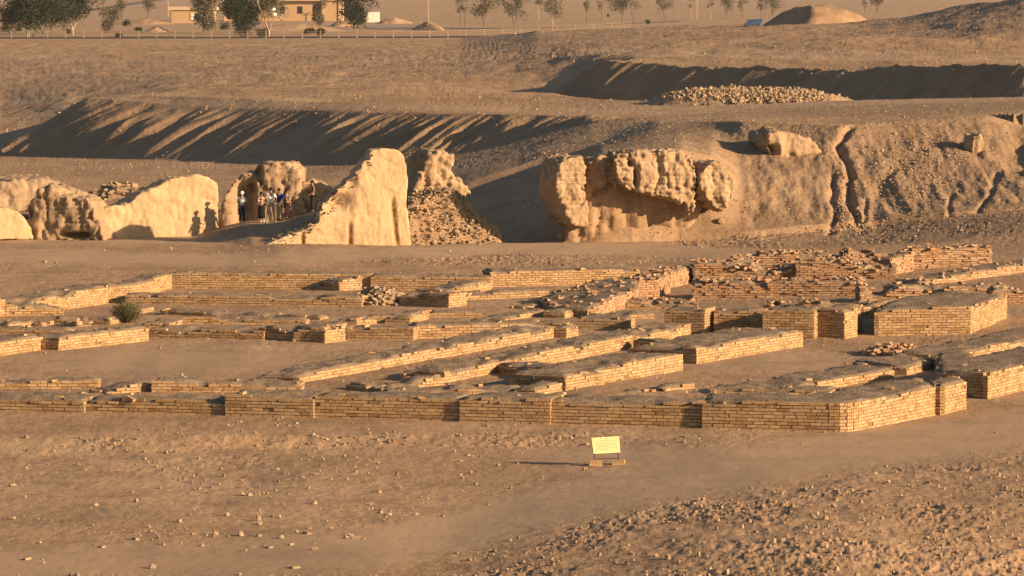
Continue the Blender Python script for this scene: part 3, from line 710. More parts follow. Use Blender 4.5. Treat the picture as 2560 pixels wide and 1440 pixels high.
# ------------------------------------------------------------------ eroded mud-brick and plaster ruins
def ruin_mat(name, ca, cb, cc_, course=0.5, fine=1.0):
    m, nt, b = new_mat(name)
    g = nd(nt, 'ShaderNodeTexCoord').outputs['Object']
    n = nz(nt, .55, 5, .62, g); f = nz(nt, 5.5, 5, .7, g)
    c = ramp(nt, n.outputs[0], [(0.3, ca), (0.52, cb), (0.74, cc_)])
    c2 = ramp(nt, f.outputs[0], [(0.28, (0.62, 0.6, 0.58)), (0.5, (1, 1, 1)), (0.75, (1.15, 1.13, 1.1))])
    c = mixc(nt, .75 * fine, c, c2, 'MULTIPLY')
    at = nd(nt, 'ShaderNodeAttribute', attribute_name='stain')
    c = mixc(nt, at.outputs['Fac'], c, (0.36, 0.185, 0.085))
    nt.links.new(c, b.inputs['Base Color'])
    # mud-brick courses
    mp = nd(nt, 'ShaderNodeMapping'); mp.inputs['Rotation'].default_value = (math.pi / 2, 0, 0); nt.links.new(g, mp.inputs[0])
    bt = nd(nt, 'ShaderNodeTexBrick'); bt.inputs['Scale'].default_value = 1.0
    bt.inputs['Brick Width'].default_value = .36; bt.inputs['Row Height'].default_value = .115; bt.inputs['Mortar Size'].default_value = .018; bt.inputs['Mortar Smooth'].default_value = .6
    nt.links.new(mp.outputs[0], bt.inputs['Vector'])
    k = nd(nt, 'ShaderNodeMath', operation='MULTIPLY'); nt.links.new(bt.outputs['Fac'], k.inputs[0])
    msk = ramp(nt, nz(nt, .9, 3, .6, g).outputs[0], [(0.42, (0, 0, 0)), (0.6, (1, 1, 1))]); nt.links.new(msk, k.inputs[1])
    k2 = nd(nt, 'ShaderNodeMath', operation='MULTIPLY_ADD'); nt.links.new(k.outputs[0], k2.inputs[0]); k2.inputs[1].default_value = -course
    nt.links.new(f.outputs[0], k2.inputs[2])
    bump(nt, b, k2.outputs[0], .8, .05); return m
PLASTER = ruin_mat('pale_mud_plaster', (0.42, 0.30, 0.175), (0.49, 0.355, 0.21), (0.53, 0.395, 0.24), .06, .6)
MUDB = ruin_mat('pale_mud_brick', (0.30, 0.21, 0.128), (0.375, 0.27, 0.168), (0.43, 0.318, 0.205), .45)
EARTHF = ruin_mat('earth_face', (0.255, 0.170, 0.10), (0.32, 0.215, 0.128), (0.38, 0.262, 0.16), .15)
def eval_mesh(o):
    dg = bpy.context.evaluated_depsgraph_get(); dg.update()
    return bpy.data.meshes.new_from_object(o.evaluated_get(dg))
def solid(name, outline, D0, yaw, thick, mat, parent=None, voxel=.11, smooth=4, amp=.12, freq=1.2, vert=0.0, lean=0.0, xc=None, carve=(), stain=(), lab=None, bulge=0.0, zbot=None, fine=.03, fins=0.0):
    yaw = math.radians(yaw); d = Vector((math.cos(yaw), math.sin(yaw), 0)); nb = Vector((-d.y, d.x, 0))
    xs = [p[0] for p in outline]; xc = sum(xs) / len(xs) if xc is None else xc
    o = WD(xc, 500, D0); o.z = 0
    P = []
    for x, y in outline:
        r = Vector(ray(x, y)); t = o.dot(nb) / r.dot(nb); q = r * t; P.append(Vector((q.x, q.y, CAMH + q.z)))
    zmin = min(p.z for p in P) if zbot is None else zbot
    n = len(P)
    sgn = sum(P[i].x * P[(i + 1) % n].z - P[(i + 1) % n].x * P[i].z for i in range(n))
    if sgn > 0: P = P[::-1]
    v = [tuple(p) for p in P] + [tuple(p + nb * thick) for p in P]
    f = [tuple(range(n))[::-1], tuple(range(n, 2 * n))] + [(i, (i + 1) % n, n + (i + 1) % n, n + i) for i in range(n)]
    ob = mesh_obj(name, v, f, mat, parent)
    md = ob.modifiers.new('r', 'REMESH'); md.mode = 'VOXEL'; md.voxel_size = voxel
    if smooth:
        ms = ob.modifiers.new('s', 'SMOOTH'); ms.factor = .5; ms.iterations = smooth
    me = eval_mesh(ob); ob.modifiers.clear(); old = ob.data; ob.data = me; bpy.data.meshes.remove(old)
    N = len(me.vertices); co = np.empty(N * 3, np.float32); me.vertices.foreach_get('co', co); co = co.reshape(-1, 3).astype(float)
    no = np.empty(N * 3, np.float32); me.vertices.foreach_get('normal', no); no = no.reshape(-1, 3)
    sd = int(abs(D0 * 7 + xc)) % 997
    x, y, z = co.T
    u = x * d.x + y * d.y
    px, py = proj(x, y, z)
    front = np.clip(-(no @ np.array(nb)), 0, 1)
    h = amp * fbm3(x * freq, y * freq, z * freq, 4, sd, .6) + fine * fbm3(x * 5, y * 5, z * 5, 3, sd + 3, .75) - amp * .55 * np.clip(1 - np.abs(fbm3(x * 1.1, y * 1.1, z * .8, 3, sd + 41)) * 7, 0, 1) + (0 if mat is PLASTER else 1) * .11 * (np.abs(np.sin(z * 13.5 + 1.2 * fbm3(x * .7, y * .7, z * .7, 2, sd + 5))) ** .6 - .6) * np.clip(.5 + 1.5 * fbm3(x * .8, y * .8, z * .8, 2, sd + 6), 0, 1)
    if vert: h = h + vert * (fbm3(u * 2.2, y * .2, z * .45, 3, sd + 9) )
    if fins: h = h - fins * np.clip(np.abs(noise3(u * 1.3, y * .1, z * .22 + u * .15, sd + 31)) * -3 + 1, 0, 1)
    h = h + (.012 if mat is PLASTER else .035) * noise3(x * 13, y * 13, z * 13, sd + 77)
    co = co + no * h[:, None]
    st = np.zeros(N)
    for c in carve:      # (x, y, rx, ry, depth)
        w = np.exp(-((np.abs((px - c[0]) / c[2])) ** 3 + np.abs((py - c[1]) / c[3]) ** 3)) * front
        co += (np.array(nb) * c[4])[None, :] * w[:, None]
    for c in stain:
        w = np.exp(-((np.abs((px - c[0] - (py - c[1]) * (c[4] if len(c) > 4 else 0)) / c[2])) ** 4 + np.abs((py - c[1]) / c[3]) ** 6)) * front
        co += (np.array(nb) * .14)[None, :] * w[:, None]; st = np.maximum(st, w * .95)
    if lean: co += np.array(nb)[None, :] * (lean * np.clip(z - zmin, 0, None))[:, None]
    me.vertices.foreach_set('co', co.astype(np.float32).ravel())
    ca = me.color_attributes.new('stain', 'FLOAT_COLOR', 'POINT')
    ca.data.foreach_set('color', np.repeat(st[:, None], 4, 1).astype(np.float32).ravel())
    me.materials.clear(); me.materials.append(mat); me.polygons.foreach_set('use_smooth', np.ones(len(me.polygons), bool)); me.update()
    ob['nb'] = 0; del ob['nb']
    return ob
def scatter_solid(o, n, size, mat, parent, cond, blocky=1.0, name='loose_bricks'):
    me = o.data; N = len(me.vertices); co = np.empty(N * 3, np.float32); me.vertices.foreach_get('co', co); co = co.reshape(-1, 3)
    no = np.empty(N * 3, np.float32); me.vertices.foreach_get('normal', no); no = no.reshape(-1, 3)
    px, py = proj(co[:, 0], co[:, 1], co[:, 2]); ok = np.where((no[:, 1] < -.05) & cond(px, py))[0]
    k = nr.choice(ok, n); p = co[k] + no[k] * nr.uniform(-.02, .06, (n, 1)) + nr.normal(0, .05, (n, 3))
    sb_ = stones(name, p, size[0] + (size[1] - size[0]) * nr.uniform(0, 1, n) ** 2.2, mat, parent, blocky); sb_['kind'] = 'stuff'; return sb_
def ruin(nm, label, cat, parts, group=None):
    """parts: list of (part name, kwargs of solid)"""
    if len(parts) == 1:
        o = solid(nm, **parts[0][1]); return tag(o, label, cat, group, 'thing')
    e = empty(nm, label, cat, (0, 0, 0), group); e['kind'] = 'thing'
    for pn, kw in parts: solid(pn, parent=e, **kw)
    return e

def stone_mat(name, stops):
    m, nt, b = new_mat(name); g = nd(nt, 'ShaderNodeNewGeometry')
    c = ramp(nt, g.outputs['Random Per Island'], stops)
    n = nz(nt, 14, 3, .6, nd(nt, 'ShaderNodeTexCoord').outputs['Object'])
    c2 = ramp(nt, n.outputs[0], [(0.3, (.75, .74, .72)), (0.6, (1.05, 1.05, 1.05))]); c = mixc(nt, .8, c, c2, 'MULTIPLY')
    nt.links.new(c, b.inputs['Base Color']); bump(nt, b, n.outputs[0], .5, .02); return m
STONE = stone_mat('stones', [(0, (.21, .15, .098)), (.4, (.29, .21, .138)), (.85, (.34, .25, .165)), (1, (.44, .33, .225))])
PALE = stone_mat('pale_stones', [(0, (.24, .175, .11)), (.5, (.32, .238, .152)), (1, (.42, .32, .205))])
REDB = stone_mat('broken_red_bricks', RB)

def heap(name, label, cat, x, y, D, rx, ry, h, mat, n=0, size=(.06, .16), smat=None, blocky=1.0, yaw=0, p=1.15, group=None, partname='loose_bricks', z0=None, amp=.15, cut=0):
    c = WD(x, y, D); zb = gz(c.x, c.y) if z0 is None else z0
    R_ = 26; A_ = 64
    rr = np.linspace(0, 1.12, R_)[:, None]; aa = np.linspace(0, 2 * np.pi, A_, endpoint=False)[None]
    lx = rr * np.cos(aa) * rx; ly = rr * np.sin(aa) * ry
    ca_, sa = math.cos(math.radians(yaw)), math.sin(math.radians(yaw))
    gx_ = c.x + lx * ca_ - ly * sa; gy_ = c.y + lx * sa + ly * ca_
    w = 1 + .18 * fbm2(np.cos(aa) * 1.3 + x, np.sin(aa) * 1.3 + y, 3, 5)
    hz = h * (1 - np.clip(rr / w, 0, 1.3) ** p) + amp * h * fbm2(gx_ * 1.3 / max(h, .5), gy_ * 1.3 / max(h, .5), 4, int(x))
    gv = np.vectorize(lambda a, b: gz(a, b))(gx_, gy_)
    if cut: hz = np.minimum(hz, ((gx_ - c.x) * .86 + (gy_ - c.y) * .51 + cut) * .8)
    hz = np.where(rr > 1.05, -.3, np.maximum(hz, -.2)); zz = gv + hz
    idx = np.arange(R_ * A_).reshape(R_, A_)
    f = np.stack([idx[:-1], np.roll(idx[:-1], -1, 1), np.roll(idx[1:], -1, 1), idx[1:]], -1).reshape(-1, 4)[:, ::-1]
    vs = np.stack([gx_, gy_, zz], -1).reshape(-1, 3)
    e = empty(name, label, cat, (0, 0, 0), group) if n else None
    if e: e['kind'] = 'thing'
    o = mesh_obj('heap_body' if n else name, vs, f, mat, e, smooth=True)
    if not n: tag(o, label, cat, group, 'thing'); return o
    k = nr.randint(0, R_ - 4, n); k = (np.sqrt(nr.uniform(0, 1, n)) * (R_ - 3)).astype(int); q = nr.randint(0, A_, n)
    pts = np.stack([gx_[k, q], gy_[k, q], zz[k, q]], -1) + nr.normal(0, .06, (n, 3)); pts[:, 2] += nr.uniform(0, .06, n)
    sb_ = stones(partname, pts, size[0] + (size[1] - size[0]) * nr.uniform(0, 1, n) ** 2, smat or PALE, e, blocky)
    if n > 60: sb_['kind'] = 'stuff'
    return e

ruin('plaster_wall', 'smooth pale plaster lump cut by the left edge of the picture', 'ruined wall',
     [('x', dict(outline=[(-90, 600), (-90, 530), (-20, 518), (20, 519), (45, 526), (66, 545), (80, 570), (88, 600)], D0=218.5, yaw=22, thick=1.6, mat=PLASTER, amp=.08))])
ruin('mud_brick_block', 'rough mud-brick block with a dark hollow at its foot, left of the bright plaster wall', 'ruined wall',
     [('x', dict(outline=[(58, 602), (64, 540), (62, 520), (85, 500), (88, 480), (100, 473), (122, 470), (142, 478), (156, 494), (216, 496), (236, 518), (250, 560), (262, 602)], D0=219, yaw=-14, thick=2.2, mat=MUDB, amp=.26, freq=1.6, vert=.15, fine=.13, smooth=1, carve=[(195, 588, 22, 7, 1.4), (165, 588, 10, 5, 1.0), (72, 530, 10, 18, .5)]))])
ruin('plaster_wall', 'long bright plaster wall rising to a rounded hump left of the tourists', 'ruined wall',
     [('x', dict(outline=[(236, 602), (243, 560), (248, 535), (262, 518), (305, 514), (332, 500), (350, 482), (390, 470), (415, 452), (450, 441), (500, 437), (525, 441), (541, 456), (549, 490), (547, 535), (553, 575), (540, 592), (520, 602)], D0=221, yaw=24, thick=1.7, mat=PLASTER, amp=.12, vert=.05, smooth=2, fine=.07))])
ruin('mud_brick_mound', 'low yellowish mound of brick courses behind the left plaster lumps', 'mound',
     [('x', dict(outline=[(-90, 530), (-90, 456), (0, 451), (60, 449), (130, 451), (160, 460), (200, 480), (262, 500), (285, 530)], D0=236, yaw=14, thick=5, mat=MUDB, amp=.25, lean=.8))])
ruin('plaster_ruin', 'arched mud-brick ruin with hollows, behind the group of tourists', 'ruined wall',
     [('x', dict(outline=[(553, 580), (554, 520), (566, 482), (590, 448), (612, 430), (635, 418), (665, 411), (692, 406), (725, 412), (748, 424), (752, 445), (750, 470), (760, 520), (780, 580)], D0=222.2, yaw=-4, thick=2.6, mat=MUDB, amp=.24, vert=.12, fine=.13, smooth=1, carve=[(610, 505, 22, 50, .9), (640, 430, 14, 16, .5), (628, 470, 10, 12, .5), (652, 456, 5, 5, .5)]))])
ruin('mud_brick_block', 'low brick shelf in shadow between the arched ruin and the tall plaster wall', 'ruined wall',
     [('x', dict(outline=[(735, 580), (738, 500), (750, 460), (778, 452), (812, 462), (835, 480), (860, 470), (900, 480), (905, 580)], D0=223, yaw=0, thick=2.2, mat=MUDB, amp=.30, vert=.1))])
tw = ruin('plaster_wall', 'tall bright plaster wall stepping up to a high rounded end, right of the tourists', 'ruined wall',
     [('x', dict(outline=[(640, 628), (668, 610), (715, 590), (760, 574), (798, 556), (797, 530), (806, 526), (806, 508), (822, 506), (826, 492), (842, 488), (846, 470), (862, 464), (868, 450), (884, 444), (890, 426), (902, 420), (906, 404), (920, 398), (924, 384), (930, 375), (960, 372), (992, 374), (1008, 386), (1015, 410), (1020, 455), (1016, 505), (1022, 550), (1031, 628)], D0=212.8, yaw=14, thick=1.2, voxel=.075, mat=PLASTER, amp=.06, vert=.02, fine=.03, smooth=1,
      carve=[(835, 505, 40, 22, .45), (870, 455, 22, 26, .2)], stain=[(757, 605, 4.5, 26), (875, 588, 5, 32), (987, 560, 6, 60, .10)]))])
def bits(o, n, size, mat, cond, name):
    q = scatter_solid(o, n, size, mat, o, cond, 1.0, name); return q
e = ruin('rock_stack', 'jagged pale mud-brick pinnacle standing right of the tall plaster wall', 'ruined wall',
     [('x', dict(outline=[(1022, 520), (1030, 490), (1040, 465), (1050, 440), (1062, 420), (1064, 398), (1075, 385), (1090, 378), (1112, 379), (1118, 386), (1134, 390), (1134, 406), (1124, 420), (1145, 440), (1162, 460), (1176, 484), (1160, 520), (1120, 530), (1070, 540)], D0=219, yaw=24, thick=2.4, mat=MUDB, voxel=.09, smooth=2, amp=.30, freq=1.7, vert=.16, fine=.14))])
# rubble fan below the pinnacle
e = empty('rubble_heap', 'steep fan of pale broken bricks spilling below the jagged pinnacle', 'rubble heap'); e['kind'] = 'thing'
fan = solid('heap_body', [(1032, 630), (1036, 522), (1060, 512), (1100, 500), (1150, 484), (1178, 480), (1200, 505), (1225, 535), (1250, 562), (1270, 585), (1268, 600), (1258, 630)], 214.2, 18, 3.5, EARTHF, e, voxel=.13, smooth=5, amp=.2, lean=.85)
scatter_solid(fan, 900, (.03, .10), PALE, e, lambda x, y: (x < 1236) & (x > 1024))
scatter_solid(fan, 1000, (.03, .15), PALE, e, lambda x, y: (x < 1240) & (x > 1024), 0.0, 'loose_stones')
# big overhanging mass at the middle right
e = ruin('overhanging_ruin', 'large overhanging mud-brick mass with hanging flutes and a dark gap beneath', 'ruined wall', [
    ('earth_core', dict(outline=[(1396, 625), (1412, 590), (1420, 560), (1424, 520), (1440, 440), (1480, 405), (1560, 392), (1660, 385), (1725, 395), (1745, 440), (1770, 520), (1740, 560), (1690, 600), (1660, 625)], D0=215.0, yaw=6, thick=5, mat=EARTHF, voxel=.14, smooth=4, amp=.2, freq=.9, vert=.2, fine=.07, fins=.12)),
    ('left_lobe', dict(outline=[(1390, 440), (1396, 412), (1410, 398), (1436, 390), (1458, 390), (1464, 420), (1462, 470), (1466, 500), (1472, 530), (1472, 566), (1450, 570), (1432, 560), (1418, 540), (1410, 515), (1396, 495), (1389, 470)], D0=213.6, yaw=16, thick=3.0, mat=MUDB, voxel=.075, smooth=1, amp=.2, vert=.12, fine=.12)),
    ('hanging_flutes', dict(outline=[(1466, 400), (1500, 388), (1548, 384), (1548, 440), (1540, 470), (1522, 452), (1516, 494), (1500, 478), (1488, 500), (1478, 470), (1470, 440)], D0=214.6, yaw=6, thick=2.0, mat=MUDB, voxel=.08, smooth=2, amp=.2, vert=.3, fine=.1, fins=.2)),
    ('overhang', dict(outline=[(1536, 400), (1548, 382), (1600, 378), (1660, 376), (1705, 384), (1730, 398), (1740, 420), (1742, 470), (1736, 520), (1722, 540), (1712, 505), (1690, 502), (1652, 492), (1622, 480), (1600, 478), (1586, 470), (1572, 474), (1552, 456), (1540, 440)], D0=213.9, yaw=10, thick=3.0, mat=MUDB, voxel=.07, smooth=1, amp=.26, freq=1.6, vert=.18, fine=.14, fins=.10, carve=[(1578, 408, 7, 8, .6), (1590, 445, 5, 22, .5)])),
    ('right_buttress', dict(outline=[(1750, 440), (1764, 412), (1792, 402), (1822, 412), (1838, 440), (1838, 475), (1830, 505), (1805, 530), (1782, 522), (1766, 498), (1752, 470)], D0=214.4, yaw=16, thick=3.0, mat=MUDB, voxel=.07, smooth=1, amp=.24, vert=.12, fine=.13)),
])
q = gpx(1985, 372)
ruin('brick_outcrop', 'brick-coursed outcrop with a dark hollow high on the right hillside', 'outcrop',
     [('x', dict(outline=[(1916, 362), (1922, 336), (1950, 324), (2000, 334), (2032, 352), (2058, 382), (2074, 412), (2050, 424), (2010, 402), (1962, 396), (1930, 386)], D0=q.y - 1.4, yaw=14, thick=3.5, mat=MUDB, voxel=.1, smooth=4, amp=.3, fine=.05, carve=[(1932, 375, 12, 12, .9)]))])
q = gpx(2446, 375)
e = solid('brick_outcrop', [(2432, 400), (2430, 360), (2436, 338), (2455, 334), (2462, 356), (2462, 395), (2450, 402)], q.y - .7, 20, 1.5, MUDB, None, .09, 2, .25, 1.8)
tag(e, 'small upright pile of brick stuck in the hillside near the right edge', 'outcrop', kind='thing')
# boulders by the big mass
def rock(x, y, r, label, mat=None, grp=None, name='boulder', flat=.8, sub=2):
    p = gpx(x, y); v, f = IV.copy(), IF.copy()
    vs = [tuple(a) for a in v]; fs = [tuple(a) for a in f]
    for _ in range(sub):
        mid = {}; nf = []
        def m(a, b):
            k = (min(a, b), max(a, b))
            if k not in mid:
                w = np.array(vs[a]) + np.array(vs[b]); w /= np.linalg.norm(w); mid[k] = len(vs); vs.append(tuple(w))
            return mid[k]
        for a, b, c in fs:
            ab, bc, ca2 = m(a, b), m(b, c), m(c, a); nf += [(a, ab, ca2), (b, bc, ab), (c, ca2, bc), (ab, bc, ca2)]
        fs = nf
    v = np.array(vs); s = rnd.random() * 90
    v = v * (1 + .32 * fbm3(v[:, 0] * 1.1 + s, v[:, 1] * 1.1, v[:, 2] * 1.1, 3, 3))[:, None]
    v = np.clip(v, -.82, .85)
    v = v * np.array([1, rnd.uniform(.6, .9), flat * rnd.uniform(.7, 1)]) * r
    a = rnd.uniform(0, 3.1); v = np.stack([v[:, 0] * math.cos(a) - v[:, 1] * math.sin(a), v[:, 0] * math.sin(a) + v[:, 1] * math.cos(a), v[:, 2]], -1)
    o = mesh_obj(name, v, np.array(fs), mat or PALE)
    o.location = (p.x, p.y, p.z + r * flat * .35)
    return tag(o, label, 'stone' if name == 'stone' else 'boulder', grp)
rock(1412, 596, .42, 'pale boulder at the left foot of the overhanging mass')
rock(1802, 556, .28, 'boulder casting a dark shadow below the right buttress of the overhanging mass')
bits(tw, 200, (.03, .09), PALE, lambda x, y: (np.abs(y - np.interp(x, [680, 760, 800, 850, 900, 935], [600, 576, 545, 490, 440, 395])) < 24 - 8 * (x > 860)) & (x > 680) & (x < 935), 'broken_bricks')
heap('rubble_heap', 'collapsed heap of broken pale bricks beside the lit wall with the shadow gap', 'rubble heap', 950, 762, 176, 1.15, 1.6, .62, EARTHF, 520, (.05, .15), PALE)
heap('rubble_heap', 'long low pile of broken red bricks in the court at right', 'rubble heap', 2232, 880, 152, 1.1, 1.5, .34, EARTHF, 260, (.06, .15), REDB)
heap('rubble_heap', 'few tumbled pale blocks on the low rows left of the green bush', 'rubble heap', 196, 815, 165, .5, .6, .22, EARTHF, 26, (.08, .17), PALE)
heap('rubble_heap', 'scatter of pale stones behind the bright plaster wall', 'rubble heap', 300, 490, 262, 2.2, 3.0, .9, EARTHF, 240, (.08, .26), PALE)
# ------------------------------------------------------------------ sign board
YEL = plain('yellow_sign_paint', (0.74, 0.63, 0.33), .6, .08, 5); INK = plain('faded_lettering', (0.30, 0.25, 0.12), .8, .05)
STEEL = plain('dark_steel', (0.035, 0.03, 0.028), .6, .1)
p = gpx(1515, 1163); gx0, gy0, gz0 = p
se = empty('sign_board', 'small yellow information board on two legs in brick feet, in front of the ruin', 'sign', (gx0, gy0, gz0)); se['kind'] = 'thing'
sc_ = p.y / F * math.sqrt(1 + .005)
def spx(x, y, dy=0.0): q = WD(x, y, p.y + dy); return Vector(q) - Vector((gx0, gy0, gz0))
c4 = [spx(1484, 1135, -.05), spx(1551.5, 1131.5, .0), spx(1548, 1090, .2), spx(1478, 1094, .15)]
mb = MB(); nrm = (c4[1] - c4[0]).cross(c4[3] - c4[0]).normalized(); th = -nrm * .02
mb.add([*c4, *[q + th for q in c4]], [(0, 1, 2, 3), (7, 6, 5, 4), (0, 4, 5, 1), (1, 5, 6, 2), (2, 6, 7, 3), (3, 7, 4, 0)])
mb.build('board', YEL, se)
mb = MB()
for i in range(4):
    mb.tube([c4[i] + th * .5, c4[(i + 1) % 4] + th * .5], [.011, .011], 6)
mb.build('rim', STEEL, se)
ux = c4[1] - c4[0]; uy = c4[3] - c4[0]
for r, (a0, a1) in enumerate([(.5, .84), (.14, .9), (.3, .92), (.12, .92), (.22, .9), (.1, .9), (.14, .88), (.25, .6)]):
    mb = MB(); t = a0; vy = .86 - r * .092
    while t < a1:
        w = rnd.uniform(.015, .05); hgt = rnd.uniform(.012, .03)
        q = c4[0] + ux * t + uy * (vy + rnd.uniform(-.008, .008)) + nrm * .004
        mb.add([q, q + ux * w, q + ux * w + uy * hgt, q + uy * hgt], [(0, 1, 2, 3)]); t += w + rnd.uniform(.008, .02)
    mb.build('text_line', INK, se)
for (x0, y0, x1, y1) in ((1481, 1097, 1488, 1162), (1546, 1093, 1546, 1158)):
    m2 = MB(); m2.tube([spx(x0, y0, .20), spx(x1, y1, .0)], [.014, .014], 6); m2.build('leg', STEEL, se)
m2 = MB(); m2.tube([spx(1487, 1148, .03), spx(1546, 1145, .03)], [.009, .009], 5); m2.build('crossbar', STEEL, se)
for (x, y) in ((1489, 1159), (1546, 1156)):
    q = spx(x, y, 0); m2 = MB(); z0 = -q.z
    m2.box((q.x, q.y, -.02), (.36, .30, .14), rz=rnd.uniform(-.1, .1)); m2.box((q.x + .01, q.y, .085), (.32, .26, .11), rz=rnd.uniform(-.15, .15))
    m2.build('brick_foot', BRICK, se)

# ------------------------------------------------------------------ people
SKIN = plain('skin', (0.36, 0.20, 0.13), .6, .05); HAIR = plain('black_hair', (0.018, 0.014, 0.012), .7, .2, 30)
def cloth(n, c): return plain(n, c, .9, .12, 9)
def skin_mesh(name, verts, edges, rad, mat, parent, root=0, sub=1):
    me = bpy.data.meshes.new(name); me.from_pydata(verts, edges, []); ob = bpy.data.objects.new(name, me); COL.objects.link(ob)
    m = ob.modifiers.new('k', 'SKIN'); m.use_smooth_shade = True; m.branch_smoothing = .3
    for i, r in enumerate(rad):
        r = (r, r) if isinstance(r, float) else r
        me.skin_vertices[0].data[i].radius = r; me.skin_vertices[0].data[i].use_root = (i == root)
    s = ob.modifiers.new('s', 'SUBSURF'); s.levels = sub; s.render_levels = sub
    nm = eval_mesh(ob); ob.modifiers.clear(); ob.data = nm; bpy.data.meshes.remove(me)
    nm.materials.clear(); nm.materials.append(mat); nm.polygons.foreach_set('use_smooth', np.ones(len(nm.polygons), bool))
    ob.parent = parent; return ob
def lerp(a, b, t): return tuple(a[i] + (b[i] - a[i]) * t for i in range(3))
def person(label, x, y, D, H, yaw, top, bottom, shoe, stance=.11, armL=None, armR=None, headyaw=0, hair='short', hat=None, sleeve=.55, lean=0.0, skirt=False, hip=(0, 0), pattern=None):
    q = gpx(x, y); zf = q.z
    e = empty('person', label, 'person', (q.x, q.y, zf)); e['kind'] = 'thing'; e.rotation_euler = (0, 0, math.radians(yaw)); k = H / 1.75; e.scale = (k, k, k)
    L = lean
    pel = (hip[0], hip[1], .96); sp = (0, -L * .3, 1.14); ch = (0, -L * .7, 1.33); nk = (0, -L - .0, 1.49); hb = (0, -L - .015, 1.575)
    hd = (0, -L - .03, 1.66); ht = (0, -L - .02, 1.735)
    V_ = [pel, sp, ch, nk, hb, hd, ht]; E = [(0, 1), (1, 2), (2, 3), (3, 4), (4, 5), (5, 6)]
    Rr = [(.135, .10), (.125, .09), (.15, .10), .052, .068, (.078, .092), .05]
    nose = len(V_); V_.append((0, hd[1] - .115, 1.635)); E.append((5, nose)); Rr.append(.014)
    legs = []
    for s, st in ((-1, -stance), (1, stance)):
        h = (s * .085 + hip[0], hip[1], .90); kn = (st * .9 + s * .01, -.025, .49); an = (st * 1.15, .02, .09); to = (st * 1.2 + s * .02, -.15, .035)
        b = len(V_); V_ += [h, kn, an, to]; E += [(0, b), (b, b + 1), (b + 1, b + 2), (b + 2, b + 3)]; Rr += [.085, .056, .042, .034]; legs.append((h, kn, an, to))
    arms = []
    for s, a in ((-1, armL), (1, armR)):
        a = a or ((s * .24, -.02, 1.15), (s * .25, -.08, .90))
        sh = (s * .175, ch[1] * .9, 1.42); el, wr = a
        d = Vector(wr) - Vector(el); d.normalize(); hn = tuple(Vector(wr) + d * .07)
        b = len(V_); V_ += [sh, el, wr, hn]; E += [(2, b), (b, b + 1), (b + 1, b + 2), (b + 2, b + 3)]; Rr += [.056, .042, .027, (.034, .022)]
        side = d.cross(Vector((0, 1, 0.1))); side = side.normalized() if side.length > .05 else Vector((1, 0, 0)); curl = Vector((0, -1, 0)) * .3 + side * 0
        for f_, (o_, ln) in enumerate(((-.026, .062), (-.009, .074), (.009, .07), (.026, .055))):
            p0 = Vector(hn) + side * o_ + d * .012; p1 = p0 + d * ln * .55; p2 = p1 + (d * .8 + curl).normalized() * ln * .5
            c = len(V_); V_ += [tuple(p0), tuple(p1), tuple(p2)]; E += [(b + 3, c), (c, c + 1), (c + 1, c + 2)]; Rr += [.0095, .009, .007]
        p0 = Vector(wr) + d * .03 - side * s * .03; p1 = p0 + (d * .7 - side * s * .8).normalized() * .045
        c = len(V_); V_ += [tuple(p0), tuple(p1)]; E += [(b + 3, c), (c, c + 1)]; Rr += [.011, .009]
        arms.append((sh, el, wr))
    skin_mesh('body', V_, E, Rr, SKIN, e)
    # shirt
    V2 = [(0, pel[1], .93), sp, ch, (0, nk[1], 1.445)]; E2 = [(0, 1), (1, 2), (2, 3)]; R2 = [(.165, .12), (.155, .115), (.175, .125), .075]
    for (sh, el, wr) in arms:
        b = len(V2); m = lerp(sh, el, min(1, sleeve * 1.6)); V2 += [sh, m]; E2 += [(2, b), (b, b + 1)]; R2 += [.074, .062]
        if sleeve > .8: V2.append(lerp(el, wr, .85)); E2.append((b + 1, b + 2)); R2.append(.044)
    skin_mesh('shirt', V2, E2, R2, top, e)
    if skirt:
        mb = MB(); mb.tube([(0, 0, 1.0), (0, 0, .8), (0, -.01, .45), (0, -.01, .22)], [.15, .19, .21, .23], 14); mb.build('skirt', bottom, e, True)
    else:
        V3 = [(hip[0], hip[1], .98)]; E3 = []; R3 = [(.16, .115)]
        for h, kn, an, to in legs:
            b = len(V3); V3 += [h, kn, lerp(kn, an, .95)]; E3 += [(0, b), (b, b + 1), (b + 1, b + 2)]; R3 += [.105, .078, .062]
        skin_mesh('trousers', V3, E3, R3, bottom, e)
    for h, kn, an, to in legs:
        mb = MB(); c = lerp(an, to, .5); mb.box((c[0], c[1] - .02, .045), (.10, .27, .085), taper=.8); o = mb.build('shoe', shoe, e)
        o.modifiers.new('b', 'BEVEL').width = .02
    # hair or cap
    def dome(nm, c, r, mat, zmin, stretch=(1, 1.12, 1.1), back=0.0):
        u = []; f = []
        n = 14; m = 8
        for i in range(m + 1):
            t = (math.pi * .5) * (1 - i / m) if True else 0
            a = math.radians(90 - 118 * i / m)
            for j in range(n):
                p = 2 * math.pi * j / n; w = 1 + .05 * math.sin(5 * p + i)
                z = r * math.sin(a) * stretch[2]; rr = r * math.cos(a)
                yy = rr * math.sin(p) * stretch[1] * w
                fr = max(0, -math.sin(p)) ** 2
                if z < zmin: z = zmin + (z - zmin) * (1 - fr)
                if a < 0: yy += fr * .05
                u.append((c[0] + rr * math.cos(p) * stretch[0] * w, c[1] + yy + back, c[2] + z))
        for i in range(m):
            for j in range(n): f.append((i * n + j, i * n + (j + 1) % n, (i + 1) * n + (j + 1) % n, (i + 1) * n + j)[::-1])
        return mesh_obj(nm, np.array(u), f, mat, e, smooth=True)
    big = .118 if hair == 'full' else .098
    dome('hair', (hd[0], hd[1] + .012, hd[2] + .005), big, HAIR, .02, (1, 1.08, 1.1))
